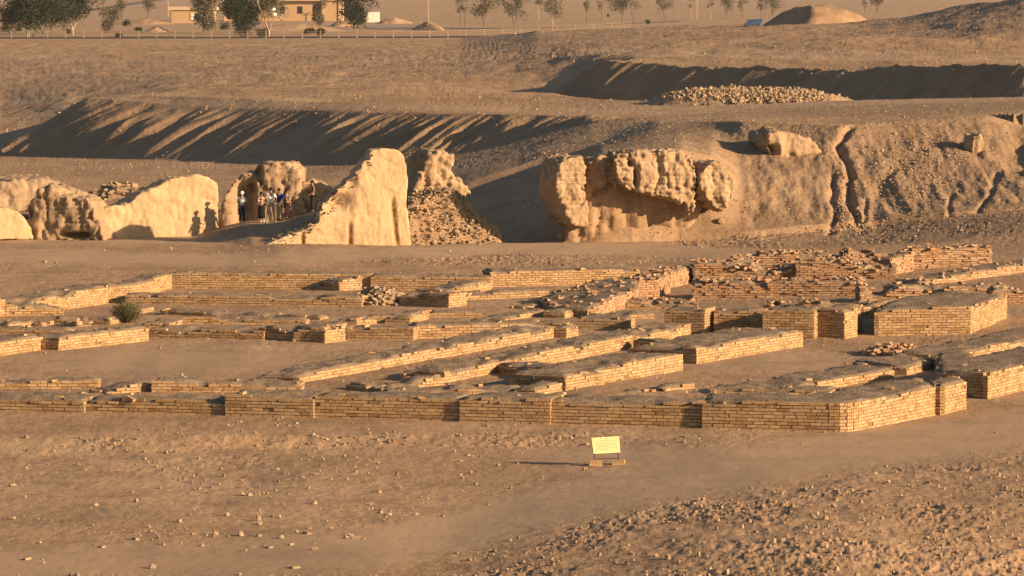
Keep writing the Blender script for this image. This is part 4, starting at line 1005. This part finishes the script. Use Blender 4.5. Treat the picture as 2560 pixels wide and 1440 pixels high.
    if hat:
        dome('cap', (hd[0], hd[1], hd[2] + .02), .115, hat, .01, (1, 1.1, 1.05))
        mb = MB(); mb.box((0, hd[1] - .13, hd[2] + .04), (.15, .11, .015)); mb.build('cap_brim', hat, e)
    for s in (-1, 1):
        mb = MB(); mb.tube([(s * .032, hd[1] - .088, hd[2] + .0), (s * .032, hd[1] - .095, hd[2])], [.010, .008], 6); mb.build('eye', HAIR, e)
        mb = MB(); mb.tube([(s * .078, hd[1] + .005, hd[2] - .03), (s * .092, hd[1] + .01, hd[2] + .02)], [.014, .018], 6); mb.build('ear', SKIN, e)
    mb = MB(); mb.tube([(-.022, hd[1] - .088, hd[2] - .055), (.022, hd[1] - .088, hd[2] - .055)], [.006, .006], 5); mb.build('mouth', plain('lips', (.25, .09, .07), .6), e)
    return e
WHITE = cloth('white_cotton', (.78, .76, .72)); NAVY = cloth('navy_cloth', (.018, .02, .04)); BLK = cloth('black_cloth', (.014, .013, .015)); KHAKI = cloth('khaki_cloth', (.36, .31, .22))
TWHITE = plain('white_shoe', (.7, .68, .62), .7, .05)
def ground_D(x, y): return gpx(x, y).y
person('person from behind in white cap, pale grey-blue shirt and navy trousers, standing apart', 604, 559, 233.5, 1.60, 170, cloth('grey_blue_shirt', (.42, .48, .50)), NAVY, TWHITE, .10, armL=((-.23, -.08, 1.16), (-.10, -.22, 1.2)), armR=((.25, -.02, 1.16), (.16, -.2, 1.08)), hat=WHITE)
mfl, nt_, b_ = new_mat('patterned_blouse'); vv_ = nd(nt_, 'ShaderNodeTexVoronoi'); vv_.inputs['Scale'].default_value = 9; nt_.links.new(nd(nt_, 'ShaderNodeTexCoord').outputs['Object'], vv_.inputs['Vector'])
nt_.links.new(ramp(nt_, vv_.outputs['Color'], [(.3, (.05, .02, .015)), (.45, (.45, .18, .09)), (.65, (.75, .62, .45))]), b_.inputs['Base Color'])
person('woman in a patterned brown and cream blouse over a long dark skirt', 653, 555, 235.5, 1.50, 20, mfl, BLK, TWHITE, .07, armL=((-.22, -.1, 1.17), (-.05, -.2, 1.2)), armR=((.22, -.1, 1.17), (.06, -.22, 1.14)), hair='full', skirt=True)
person('tall person from behind in white short-sleeved shirt and khaki trousers, legs apart', 677, 556, 233.2, 1.74, 186, WHITE, KHAKI, TWHITE, .17, armL=((-.27, -.05, 1.17), (-.2, -.24, 1.06)), armR=((.27, -.05, 1.17), (.2, -.24, 1.06)), lean=.03)
person('person in a royal blue shirt and pale trousers, standing just right of the white shirt', 697, 551, 234.8, 1.62, 150, cloth('royal_blue_shirt', (.01, .03, .30)), cloth('pale_trousers', (.40, .35, .26)), BLK, .08, armR=((.25, .0, 1.14), (.22, -.05, .88)), armL=((-.24, 0, 1.14), (-.25, -.1, .9)), sleeve=.5)
person('person with full dark curly hair in a slate grey shirt and dark trousers', 716, 548, 237.0, 1.50, 60, cloth('slate_shirt', (.06, .065, .09)), cloth('plum_trousers', (.035, .018, .022)), BLK, .07, hair='full', armL=((-.2, -.1, 1.15), (-.1, -.26, 1.05)))
person('lone person in a brown jacket and dark trousers standing on the higher ledge, facing left', 781, 531, 237.0, 1.60, -70, cloth('brown_jacket', (.20, .13, .09)), cloth('dark_trousers', (.035, .028, .02)), BLK, .06, sleeve=.9, armL=((-.22, .04, 1.15), (-.2, .12, .92)), armR=((.24, .0, 1.16), (.2, -.2, 1.0)))

# ------------------------------------------------------------------ plants
def leaf_mat(name, a, b2, c3):
    m, nt, b = new_mat(name); g = nd(nt, 'ShaderNodeNewGeometry')
    nt.links.new(ramp(nt, g.outputs['Random Per Island'], [(0, a), (.6, b2), (1, c3)]), b.inputs['Base Color']); b.inputs['Roughness'].default_value = .8
    return m
LG = leaf_mat('dark_leaves', (.012, .022, .012), (.026, .040, .020), (.055, .066, .034))
LD = leaf_mat('dry_leaves', (.075, .070, .045), (.12, .11, .07), (.19, .165, .11))
LB = leaf_mat('bush_leaves', (.045, .052, .024), (.10, .105, .05), (.24, .20, .115))
BARKP = plain('pale_bark', (.42, .31, .21), .9, .2, 3); BARKD = plain('grey_bark', (.13, .10, .075), .9, .2, 3)
def leaf_cards(n, centers, radii, size, squash=1.0, droop=.0):
    k = nr.randint(0, len(centers), n); c = np.array(centers)[k]; r = np.array(radii)[k]
    d = nr.normal(0, 1, (n, 3)); d /= np.linalg.norm(d, axis=1)[:, None]; d *= (nr.uniform(0, 1, n) ** .45)[:, None] * r[:, None]; d[:, 2] *= squash
    p = c + d; a = nr.normal(0, 1, (n, 3)); a[:, 2] -= droop; a /= np.linalg.norm(a, axis=1)[:, None]
    b = np.cross(a, nr.normal(0, 1, (n, 3))); b /= np.linalg.norm(b, axis=1)[:, None]; s = (size * nr.uniform(.5, 1.3, n))[:, None]
    v = np.stack([p - a * s, p + b * s * .35, p + a * s, p - b * s * .35], 1)
    return v.reshape(-1, 3), np.arange(n * 4).reshape(n, 4)
def tree(label, x, y, h, crown=(2.0, 2.6), dens=500, leaf=LD, bark=BARKD, tr=.16, forks=2, lean=0.0, first=.35, group='thin trees along the distant fence', name='tree', size=.24, spread=.33, D=None):
    D = D or 141900.0 / (y + 46.0); D = max(D, 1020 if D > 930 else D)
    b = WD(x, y, D); b.z = gz(b.x, b.y); e = empty(name, label, 'tree', b, group); e['kind'] = 'thing'
    mb = MB(); cen = []; rad = []
    top = []
    for f in range(forks):
        a = (f - (forks - 1) / 2) * spread * 2 / max(1, forks - 1) if forks > 1 else 0
        a += rnd.uniform(-.06, .06); s0 = first * h * (0.25 if forks > 2 else .5)
        pts = [(rnd.uniform(-.03, .03) * f, 0, -.15)]; xx = 0; yy = 0
        for i in range(1, 8):
            t = i / 7; xx = lean * h * t + math.sin(a) * h * max(0, t - .12) + rnd.uniform(-.12, .12); yy = math.sin(a * 1.7 + f) * h * .12 * t
            pts.append((xx, yy, h * t * math.cos(a) * .96))
        mb.tube(pts, [tr * (1 - .85 * i / 7) * (1 if f == 0 else .75) + .02 for i in range(8)], 6)
        for j in range(7):
            t = rnd.uniform(first, .98); i = min(6, int(t * 7)); p0 = Vector(pts[i]).lerp(Vector(pts[i + 1]), t * 7 - i)
            an = rnd.uniform(0, 6.28); ln = crown[0] * rnd.uniform(.35, .95) * (1.15 - .5 * abs(t - .65))
            p1 = p0 + Vector((math.cos(an) * ln * .6, math.sin(an) * ln * .6, ln * .35)); p2 = p1 + Vector((math.cos(an) * ln * .4, math.sin(an) * ln * .4, ln * .12))
            mb.tube([p0, p1, p2], [tr * .3, tr * .18, .02], 4, cap=False); cen += [tuple(p1), tuple(p2)]; rad += [crown[1] * rnd.uniform(.22, .42), crown[1] * rnd.uniform(.2, .38)]
    mb.build('trunk', bark, e)
    v, f = leaf_cards(int(dens * 4), cen + [tuple(Vector(c) + Vector((rnd.uniform(-1, 1) * crown[0] * .4, 0, rnd.uniform(-1.5, 1)))) for c in cen], [r * 1.55 for r in rad] * 2, size * 1.15, .9, .3); mesh_obj('crown', v, f, leaf, e)
    return e
def shrub(label, x, y, w, h, leaf=LG, n=420, D=None, group=None, name='shrub', size=.2):
    D = D or max(141900.0 / (y + 46.0), 1010); b = WD(x, y, D); b.z = gz(b.x, b.y)
    cen = []; rad = []
    for i in range(9): cen.append((rnd.uniform(-w, w) * .35, rnd.uniform(-w, w) * .3, h * rnd.uniform(.2, .7))); rad.append(min(w, h * 1.2) * rnd.uniform(.22, .4))
    v, f = leaf_cards(n, cen, rad, size); v[:, 2] = np.maximum(v[:, 2], 0)
    e = empty(name, label, 'shrub', b, group); e['kind'] = 'thing'; mb = MB()
    for i in range(6): mb.tube([(0, 0, -.1), tuple(cen[i])], [.05, .02], 4)
    mb.build('stem', BARKD, e); mesh_obj('foliage', v, f, leaf, e); return e
G1 = 'dense green trees at the upper left'
tree('dense dark green tree with a pale trunk, first from the left edge', 68, 93, 12.5, (4.6, 6.0), 2600, LG, BARKP, .22, 2, 0, .28, G1, size=.34)
tree('drooping dark green tree between the two pale-trunked trees at upper left', 128, 84, 12, (3.2, 4.4), 1500, LG, BARKD, .16, 2, .03, .25, G1, size=.3)
tree('green tree with a pale leaning trunk, third from the left edge', 182, 88, 12, (3.8, 5.0), 1900, LG, BARKP, .2, 2, .05, .38, G1, size=.3)
tree('narrow grey-green tree standing alone before the distant grey road', 276, 84, 11, (1.7, 2.8), 700, LD, BARKD, .16, 2, .0, .1, G1)
tree('thin tree whose foot stands near the tan hut, left of the white pole', 370, 45, 11, (1.9, 2.8), 420, LD, BARKD, .14, 1, .02, .2, G1)
tree('bushy grey-green tree hiding the right end of the tan hut', 510, 80, 12, (3.2, 4.2), 1700, LD, BARKD, .2, 3, 0, .12, G1, size=.28, spread=.14)
tree('dark green tree in front of the left part of the sandy building', 612, 84, 8.2, (3.8, 4.6), 2300, LG, BARKD, .2, 3, 0, .2, G1, size=.3, spread=.28)
tree('sparse pale-limbed tree before the middle of the sandy building', 672, 93, 11.5, (4.4, 4.2), 800, LD, BARKP, .17, 2, .05, .4, G1)
tree('slender grey tree before the right part of the sandy building', 800, 78, 11, (1.6, 2.3), 620, LD, BARKD, .15, 1, 0, .2, G1)
tree('full dark green tree at the right corner of the sandy building', 884, 72, 12, (3.8, 5.0), 2300, LG, BARKD, .2, 3, 0, .16, G1, size=.32, spread=.16)
thin = [(1150, 64, 9, 1, 1.2, 70, 'bare thin sapling, first right of the dark spoil cone'), (1161, 65, 8, 1, 1.0, 50, 'bare thin sapling just right of the first one after the spoil cone'),
 (1209, 72, 10, 3, 2.6, 420, 'forked tree with a low spreading crown, left of the white stump'), (1286, 76, 10, 2, 2.2, 420, 'tree leaning over the white stump by the fence'), (1346, 54, 10, 1, 1.1, 110, 'thin dark pole-like tree left of the pale V-shaped trunk'),
 (1381, 74, 10, 2, 2.2, 300, 'tree with a pale trunk forking in a wide V'), (1467, 60, 10, 1, 1.2, 150, 'straight slim tree midway between the V-shaped tree and the broad brown one'), (1504, 52, 8, 1, 1.1, 40, 'very thin leaning sapling left of the broad brown tree'),
 (1556, 57, 10, 3, 3.0, 900, 'broad brown-crowned tree, the fullest right of the sandy building'), (1583, 57, 8, 2, 1.6, 120, 'light sapling tucked under the right side of the broad brown tree'), (1661, 51, 9, 2, 2.0, 260, 'dark stemmed tree with a tuft of leaves to its right'),
 (1727, 50, 9, 1, 1.2, 90, 'slim tree standing just left of the pale pole'), (1777, 50, 9, 1, 1.0, 60, 'slim tree standing just right of the pale pole'), (1816, 50, 9, 2, 2.0, 420, 'tree with a tapering brown crown, between the pole and the blue sheet'),
 (1856, 46, 9, 1, 1.2, 90, 'thin slanting tree left of the dark trunk by the spoil mound'), (1901, 44, 9, 1, .9, 120, 'dark straight trunk rising behind the blue sheet'), (1932, 40, 8, 3, 2.4, 520, 'brown bushy tree rising behind the left shoulder of the spoil mound'),
 (2162, 32, 9, 1, 1.2, 90, 'slim tree right of the spoil mound'), (2192, 34, 9, 2, 1.5, 260, 'green-tinged tree at the far right of the tree line')]
for (x, y, h, fk, cr, n, lb) in thin:
    tree(lb, x, y, h + 1.5, (cr * 1.25, cr * 1.5), int(n * 1.5), LD, BARKP if 'pale' in lb or 'pinkish' in lb else BARKD, .12, fk, rnd.uniform(-.03, .04), .35, spread=.22)
for (x, y, w, h, lb) in ((18, 80, 4.5, 3.2, 'dark green shrub at the left edge behind the fence'), (44, 78, 2.6, 2.6, 'dark green shrub left of the first pale trunk'), (172, 84, 1.8, 1.8, 'small dark shrub at the foot of the leaning trunk'),
   (316, 66, 3.5, 2.6, 'dark green shrub left of the small sand heap'), (346, 77, 2.6, 1.6, 'low dark shrub at the foot of the small sand heap'), (560, 74, 3.5, 3.2, 'green shrub between the hut and the sandy building'),
   (605, 94, 5.2, 4.0, 'large grey-green shrub standing at the fence before the sandy building'), (655, 92, 4.6, 2.6, 'low green shrub right of the large grey-green one'), (775, 84, 4.5, 1.8, 'low dark shrub left of the slender grey tree'),
   (805, 90, 4.2, 2.2, 'low dark shrub right of the slender grey tree'), (1620, 62, 1.6, 1.9, 'small dark shrub standing alone on the skyline right of the broad brown tree'), (296, 104, 2.4, 1.6, 'small dark shrub growing on the near side of the road'),
   (130, 50, 4, 2.2, 'hazy shrub far behind the drooping tree'), (1520, 42, 1.6, 1.1, 'tiny round shrub out on the plain left of the broad brown tree')):
    shrub(lb, x, y, w * .8, h * .9, LG, int(200 * w), group='shrubs among the distant trees')
# the green tussock among the walls
b = gpx(312, 806); e = empty('bush', 'green tussock bush growing among the low walls at left', 'bush', b); e['kind'] = 'thing'
n = 900; a = nr.uniform(0, 6.28, n); t = nr.uniform(.15, 1.0, n); ln = nr.uniform(.45, 1.05, n); v = []; f = []
for i in range(n):
    dx = math.cos(a[i]) * t[i]; dy = math.sin(a[i]) * t[i] * .8; up = math.sqrt(max(.05, 1.25 - t[i] ** 2)); p0 = np.array((dx * .12, dy * .12, 0)); prev = None
    s = np.array((-math.sin(a[i]), math.cos(a[i]), 0)) * .007
    for j in range(4):
        q = j / 3; p = p0 + np.array((dx * ln[i] * q, dy * ln[i] * q, up * ln[i] * (q - .18 * q * q))); w = s * (1 - q * .8); v += [p - w, p + w]
        if j: k = len(v) - 4; f.append((k, k + 1, k + 3, k + 2))
mesh_obj('blades', np.array(v), f, LB, e)
v, f = leaf_cards(2600, [(math.cos(q) * .42, math.sin(q) * .32, .34 + .2 * math.sin(3 * q)) for q in np.linspace(0, 6, 11)] + [(0, 0, .5), (.1, 0, .6)], [.26] * 13, .032, 1.0)
v[:, 2] = np.maximum(v[:, 2], .01); mesh_obj('foliage', v, f, LB, e)
# date palm before the sandy building
b = WD(765, 48, 1430); b.z = gz(b.x, b.y); e = empty('date_palm', 'short date palm before the wall of the sandy building', 'palm', b); e['kind'] = 'thing'
mb = MB(); mb.tube([(0, 0, 0), (.1, 0, 2.2)], [.3, .25], 8); mb.build('trunk', BARKD, e); v = []; f = []
for i in range(34):
    an = i * 2.4; el = rnd.uniform(.1, 1.3); 
    for side in (-1, 1):
        for j in range(9):
            q = j / 8; p = np.array((math.cos(an) * 2.6 * q * math.cos(el * .6), math.sin(an) * 2.6 * q * math.cos(el * .6), 2.2 + 2.6 * q * math.sin(el) - 1.9 * q * q)); s_ = np.array((-math.sin(an), math.cos(an), -.3)) * side * .32 * math.sin(math.pi * min(1, q + .12)); t_ = np.array((math.cos(an), math.sin(an), -.2)) * .22
            k = len(v); v += [p, p + t_ * .6, p + s_ + t_]; f.append((k, k + 1, k + 2))
mesh_obj('fronds', np.array(v), f, LG, e)

# ------------------------------------------------------------------ buildings, poles, fence, road
TAN = plain('sandy_render', (.42, .29, .165), .9, .08, .3); TANL = plain('pale_render', (.52, .39, .25), .9, .06, .3); DARK = plain('dark_opening', (.02, .022, .025), .5, .1)
WPAINT = plain('white_paint', (.78, .76, .68), .5, .05, .5); ROAD_SHADE = plain('asphalt_kerb_shade', (.085, .08, .078), .9, .15, .3); CONC = plain('concrete_post', (.34, .25, .18), .9, .1, 2)
def bx_px(mb, x0, x1, y0, y1, D, depth, mi=0, dy=0.0):
    a = WD(x0, y1, D + dy); b = WD(x1, y0, D + dy)
    mb.box(((a.x + b.x) / 2, D + dy + depth / 2, (a.z + b.z) / 2), (b.x - a.x, depth, b.z - a.z), mi=mi)
def local(e, *obs):
    for o in obs: o.matrix_parent_inverse.translation = -Vector(e.location)
D1 = 1360; b = WD(478, 57, D1)
e = empty('hut', 'small flat-roofed tan hut with one window, left of the sandy building', 'building', (b.x, D1, b.z)); e['kind'] = 'thing'
mb = MB(); bx_px(mb, 429, 536, 24, 60, D1, 8); w1 = mb.build('wall', TAN, e)
mb = MB(); bx_px(mb, 420, 542, 17, 25, D1 - .6, 9.2); w2 = mb.build('roof', TANL, e)
mb = MB(); bx_px(mb, 476, 479, 33, 50, D1, .3, dy=-.15); bx_px(mb, 476, 500, 31.5, 33.5, D1, .3, dy=-.16); bx_px(mb, 476, 500, 48.5, 50.5, D1, .3, dy=-.16); bx_px(mb, 497, 500, 33, 50, D1, .3, dy=-.15); w3 = mb.build('window', TANL, e)
mb = MB(); bx_px(mb, 479, 485, 33.5, 48.5, D1, .2, dy=-.08); w4 = mb.build('shutter', WPAINT, w3)
mb = MB(); bx_px(mb, 485, 497, 33.5, 48.5, D1, .2, dy=-.06); w5 = mb.build('pane', DARK, w3)
local(e, w1, w2, w3)
D2 = 1440; b = WD(700, 52, D2)
e = empty('building', 'long sandy two-tone building with flat roof and pale corner pilasters behind the trees', 'building', (b.x, D2, b.z)); e['kind'] = 'thing'
mb = MB(); bx_px(mb, 560, 806, 3, 58, D2, 14); w1 = mb.build('wall', TAN, e)
mb = MB(); bx_px(mb, 806, 856, 2, 58, D2 - 1.2, 14); w2 = mb.build('side_wing', TAN, e)
mb = MB(); bx_px(mb, 555, 860, -6, 1.5, D2 - 1.9, 16.5); w3 = mb.build('roof', TANL, e)
mb = MB(); bx_px(mb, 804, 809, 1.5, 58, D2 - 1.5, .5); w4 = mb.build('pilaster', TANL, e)
mb = MB(); bx_px(mb, 846, 856, 1.5, 58, D2 - 1.5, .5); w5 = mb.build('pilaster', TANL, e)
mb = MB(); bx_px(mb, 560, 564, 3, 58, D2 - .3, .5); w6 = mb.build('pilaster', TANL, e)
obs = [w1, w2, w3, w4, w5, w6]
for x0 in (596, 640, 700, 744): mb = MB(); bx_px(mb, x0, x0 + 12, 16, 34, D2 - .1, .3); obs.append(mb.build('window', DARK, e))
local(e, *obs)
D3 = 1391; b = WD(933, 56, D3)
e = empty('container', 'white box-shaped cabin standing alone right of the green tree', 'cabin', (b.x, D3, b.z)); e['kind'] = 'thing'
mb = MB(); bx_px(mb, 918, 948, 31.5, 57, D3, 3); w1 = mb.build('wall', WPAINT, e)
mb = MB(); bx_px(mb, 917.5, 948.5, 30, 31.8, D3 - .15, 3.3); w2 = mb.build('roof', WPAINT, e)
mb = MB(); bx_px(mb, 920, 932.4, 34, 55, D3 - .06, .1); bx_px(mb, 933.2, 946, 34, 55, D3 - .06, .1); w3 = mb.build('door', plain('door_white', (.72, .70, .62), .5, .03), e)
local(e, w1, w2, w3)
def pole(x, y0, y1, label):
    D = max(141900. / (y0 + 46), 1020); b = WD(x, y0, D); t = WD(x, y1, D)
    mb = MB(); h = t.z - b.z + 3; mb.tube([(0, 0, -.2), (0, 0, h)], [.16, .11], 6); mb.box((0, 0, h - .6), (1.6, .12, .12)); o = mb.build('utility_pole', TANL); o.location = b; return tag(o, label, 'pole', 'pale poles on the plain', 'thing')
pole(420, 42, -30, 'pale pole rising at the left corner of the tan hut'); pole(1070, 52, -30, 'pale pole above the dark spoil cone'); pole(1742, 48, -30, 'pale pole between two slim trees at right'); pole(227, 12, -40, 'pale pole beyond the distant grey road')
# shaded kerb of the road along the fence, and the far road
def strip(name, pts, mat, z=.012, hgt=0.0):
    v = []; f = []
    for (x, ya, yb) in pts:
        for yy in (ya, yb): q = W(x, yy, 0.0); v.append((q.x, q.y, gz(q.x, q.y) + z))
    for i in range(len(pts) - 1): f.append((2 * i, 2 * i + 2, 2 * i + 3, 2 * i + 1))
    return tag(mesh_obj(name, np.array(v), f, mat), kind='structure')
strip('road', [(-300 + 30 * i, 96.5 - max(0, (-300 + 30 * i) - 300) * .003, 93.5 - max(0, (-300 + 30 * i) - 300) * .003) for i in range(52)], ROAD_SHADE, .12)  # flat dark strip, its colour stands in for shade on the road's kerb
strip('far_road', [(-60, 56, 51), (20, 54, 49.5), (60, 51, 47), (120, 44, 40), (200, 30, 25), (240, 26, 21), (300, 17, 12.5), (370, 6, 2), (420, -1, -5), (520, -12, -15)], ROAD_SHADE, .2)
strip('track', [(915, 72, 64), (960, 74, 65), (1010, 72, 67), (1060, 71, 68), (1200, 71, 69), (1400, 68, 66.5), (1700, 55, 53.5)], plain('grey_track', (.26, .235, .20), .9, .1, .2), .15)
e = empty('fence', 'long wire fence on pale concrete posts running across the far edge of the site', 'fence', W(600, 96, 0)); e['kind'] = 'thing'
fp = []; x = 28.0
proto = None
while x < 1620:
    yb = 97 - max(0, x - 900) * .016 - max(0, x - 1150) * .035
    D = max(141900. / (yb + 46), 1005); q = WD(x, yb, D); q.z = gz(q.x, q.y)
    if proto is None:
        mb = MB(); mb.box((0, 0, .8), (.24, .24, 1.9), taper=.8); mb.box((0, -.12, 1.75), (.2, .4, .14)); o = mb.build('post', CONC, e); proto = o
    else: o = proto.copy(); COL.objects.link(o); o.parent = e
    o.location = q - Vector(e.location); fp.append(q); x += 45.5
for hz_ in (.6, 1.1, 1.55):
    mb = MB(); mb.tube([q + Vector((0, -.15, hz_)) for q in fp], [.022 if hz_ < 1.5 else .03] * len(fp), 4); o = mb.build('wire', CONC, e); local(e, o)
# spoil heaps on the plain
SPOIL = GROUND
heap('spoil_heap', 'dark-sided cone of spoil standing on the plain right of the white cabin', 'spoil heap', 1072, 74, 1180, 4.4, 5, 2.6, SPOIL, p=1.0)
heap('spoil_heap', 'low tan spoil heap just right of the white cabin', 'spoil heap', 985, 57, 1360, 5.5, 6, 2.0, SPOIL, p=1.1)
heap('spoil_heap', 'small sand heap below the tan hut', 'spoil heap', 392, 80, 1130, 3.8, 4, 1.6, SPOIL, p=1.1)
heap('spoil_heap', 'low rounded heap left of the hut, crossed by a thin shadow', 'spoil heap', 360, 60, 1330, 9, 6, 1.6, SPOIL, p=1.4)
heap('spoil_heap', 'broad low bank of soil before the sandy building', 'spoil heap', 740, 76, 1165, 14, 7, 1.7, SPOIL, p=1.6)
heap('spoil_heap', 'low soil bank at the right foot of the sandy building', 'spoil heap', 862, 66, 1260, 4.5, 5, 1.8, SPOIL, p=1.6)
heap('spoil_heap', 'large spoil mound with a dark left flank on the skyline at right', 'spoil heap', 2035, 60, 600, 8.4, 8.0, 2.9, SPOIL, yaw=0, p=1.9, amp=.12, cut=5.0)
# blue sheet
pts = [WD(1858, 62, 588), WD(1900, 62, 588), WD(1908, 47, 592), WD(1872, 49, 592)]
v = [tuple(q) for q in pts] + [tuple(q + Vector((0, .1, -.12))) for q in pts]
o = mesh_obj('tarpaulin', np.array(v), [(0, 1, 2, 3), (7, 6, 5, 4), (0, 4, 5, 1), (1, 5, 6, 2), (2, 6, 7, 3), (3, 7, 4, 0)], plain('blue_sheet', (.07, .11, .19), .5, .15, .6)); tag(o, 'blue-grey sheet lying at the left foot of the large spoil mound', 'sheet', kind='thing')
# pale stump, and white cloth caught in the sparse tree
q = WD(1288, 79, 1020); q.z = gz(q.x, q.y); mb = MB(); mb.tube([(0, 0, -.1), (0, 0, .9), (.03, 0, 1.0)], [.24, .22, .12], 8); o = mb.build('marker_stone', WPAINT); o.location = q; tag(o, 'short white marker stone at the foot of the leaning tree', 'marker', kind='thing')
q = WD(685, 32, 1005); e = empty('cloth', 'two white rags hanging in the sparse pale-limbed tree', 'rag', q); e['kind'] = 'thing'
for (dx, dz_, r) in ((-.1, .75, .42), (.15, -.35, .5)):
    v = IV * np.array([r, r * .4, r]) + nr.normal(0, .05, IV.shape) + np.array([dx, 0, dz_]); mesh_obj('rag', v, IF, WPAINT, e)
# ------------------------------------------------------------------ gravel and loose stones
J0 = np.searchsorted(cc, -90); J1 = np.searchsorted(cc, 2650)
def scatter(n, dens, rmin, rmax, mat, name, p=2.2, sink=.35):
    w = dens[:-1, J0:J1 - 1] * np.maximum(0, PY[:-1, J0:J1 - 1] - PY[1:, J0:J1 - 1])
    w = w.ravel(); cdf = np.cumsum(w); k = np.searchsorted(cdf, nr.uniform(0, cdf[-1], n)); nc = J1 - 1 - J0
    i = k // nc; j = J0 + k % nc; a = nr.uniform(0, 1, n); b = nr.uniform(0, 1, n)
    def bl(A): return (A[i, j] * (1 - a) + A[i, j + 1] * a) * (1 - b) + (A[i + 1, j] * (1 - a) + A[i + 1, j + 1] * a) * b
    P3 = np.stack([bl(TX), bl(TD), bl(TZ)], -1)
    sz = rmin + (rmax - rmin) * nr.uniform(0, 1, n) ** p
    P3[:, 2] += sz * sink
    o = stones(name, P3, sz, mat, None, 0.0, .95); return tag(o, kind='stuff')
clump = sstep(-.1, .35, fbm2(TX * .6, TD * .22, 3, 77)); clump2 = sstep(.0, .3, fbm2(TX * 1.6, TD * .5, 3, 78))
near = sstep(205, 150, TD)
d1 = near * (rough * (.4 + clump) + .22 * clump2 + .05) * (1 - .9 * A_path)
scatter(36000, d1, .010, .065, STONE, 'gravel', 4.0)
d2 = near * ((1 - A_path) * (.15 + clump2) * (blob(700, 1330, 330, 60) + .5 * blob(1000, 1230, 420, 60) + .35 * blob(300, 1240, 400, 60) + .12 + .4 * rough))
scatter(2200, d2, .02, .09, PALE, 'loose_stones', 3.0)
d3 = (TD > 200) * (TD < 300) * (rough * .7 + .25 * clump2) * (1 - A_path * .8)
scatter(8000, d3, .012, .065, STONE, 'gravel', 3.0)
d4 = blob(1880, 238, 190, 22, 2) * (TD > 298) * (TD < 311)
scatter(3600, d4, .025, .16, PALE, 'gravel', 4.5)
d5 = (1 - np.clip(gm + gm2, 0, 1)) * ((TD > 300) * (TD < 650)) * (.25 + clump2)
scatter(1800, d5, .03, .12, GROUND, 'gravel', 3.0)
d6 = (blob(2100, 520, 14, 90) + blob(2140, 575, 40, 20) + .5 * blob(2250, 420, 90, 60) + .4 * blob(2360, 380, 60, 40) + .4 * blob(2330, 480, 60, 30)) * (TD < 245) * (TD > 210)
scatter(900, d6, .02, .10, STONE, 'rubble_streak', 2.4)
# single stones large enough to be told apart, in the scatter of the lower left
SL = 'pale stone lying in the loose scatter on the open ground at lower left'
SG = 'stones strewn over the open ground at lower left'
spots = [(492, 1222), (467, 1324), (447, 1305), (385, 1332), (402, 1362), (250, 1368), (300, 1352), (640, 1340), (655, 1366), (628, 1368), (605, 1378), (668, 1370), (700, 1345), (740, 1332), (762, 1335), (772, 1322), (812, 1303), (722, 1362), (780, 1360), (785, 1374), (860, 1346), (905, 1347), (600, 1340), (560, 1290), (675, 1294), (950, 1284), (960, 1294), (176, 1314), (118, 1300), (22, 1298), (60, 1400), (95, 1400), (28, 1215), (1150, 1188), (1000, 1225), (1075, 1232), (1222, 1262), (730, 1420), (375, 1420), (790, 1186), (1155, 1230), (845, 1315), (890, 1345), (510, 1340), (530, 1343), (480, 1338), (330, 1350), (500, 1366), (445, 1358)]
for (x, y) in spots:
    p = gpx(x + rnd.uniform(-4, 4), y); r = rnd.uniform(.035, .085)
    o = stones('stone', [(0, 0, 0)], [r], PALE, None, rnd.random() < .6, .9); o.location = (p.x, p.y, p.z + r * .15); tag(o, SL, 'stone', SG)
for (x, y, r, l) in ((1022, 1043, .17, 'flat pale brick lying at the foot of the front wall'), (1170, 1140, .1, 'reddish stone alone on the clods above the open ground'), (1468, 1112, .09, 'small pinkish stone peeping out at the left edge of the sign board'),
                  (110, 655, .16, 'pale stone on the bare ground behind the upper left wall'), (1198, 612, .14, 'pale stone on the earth rim below the rubble fan'), (1135, 1050, .1, 'thin pale brick fragment by the dark recess of the front wall')):
    rock(x, y, r, l, PALE, None, 'stone', .55, 1)
# ------------------------------------------------------------------ desert haze
mb = MB(); mb.box((0, 5500, 6.0), (9000, 11400, 18.0)); hz = MB.build(mb, 'haze', [])
hm = bpy.data.materials.new('haze'); hm.use_nodes = True; hn = hm.node_tree; hn.nodes.remove(hn.nodes['Principled BSDF'])
pv = hn.nodes.new('ShaderNodeVolumePrincipled'); pv.inputs['Color'].default_value = (.95, .92, .90, 1); pv.inputs['Density'].default_value = .000035; pv.inputs['Anisotropy'].default_value = 0.0
hn.links.new(pv.outputs[0], hn.nodes['Material Output'].inputs['Volume']); hz.data.materials.append(hm); tag(hz, kind='stuff')
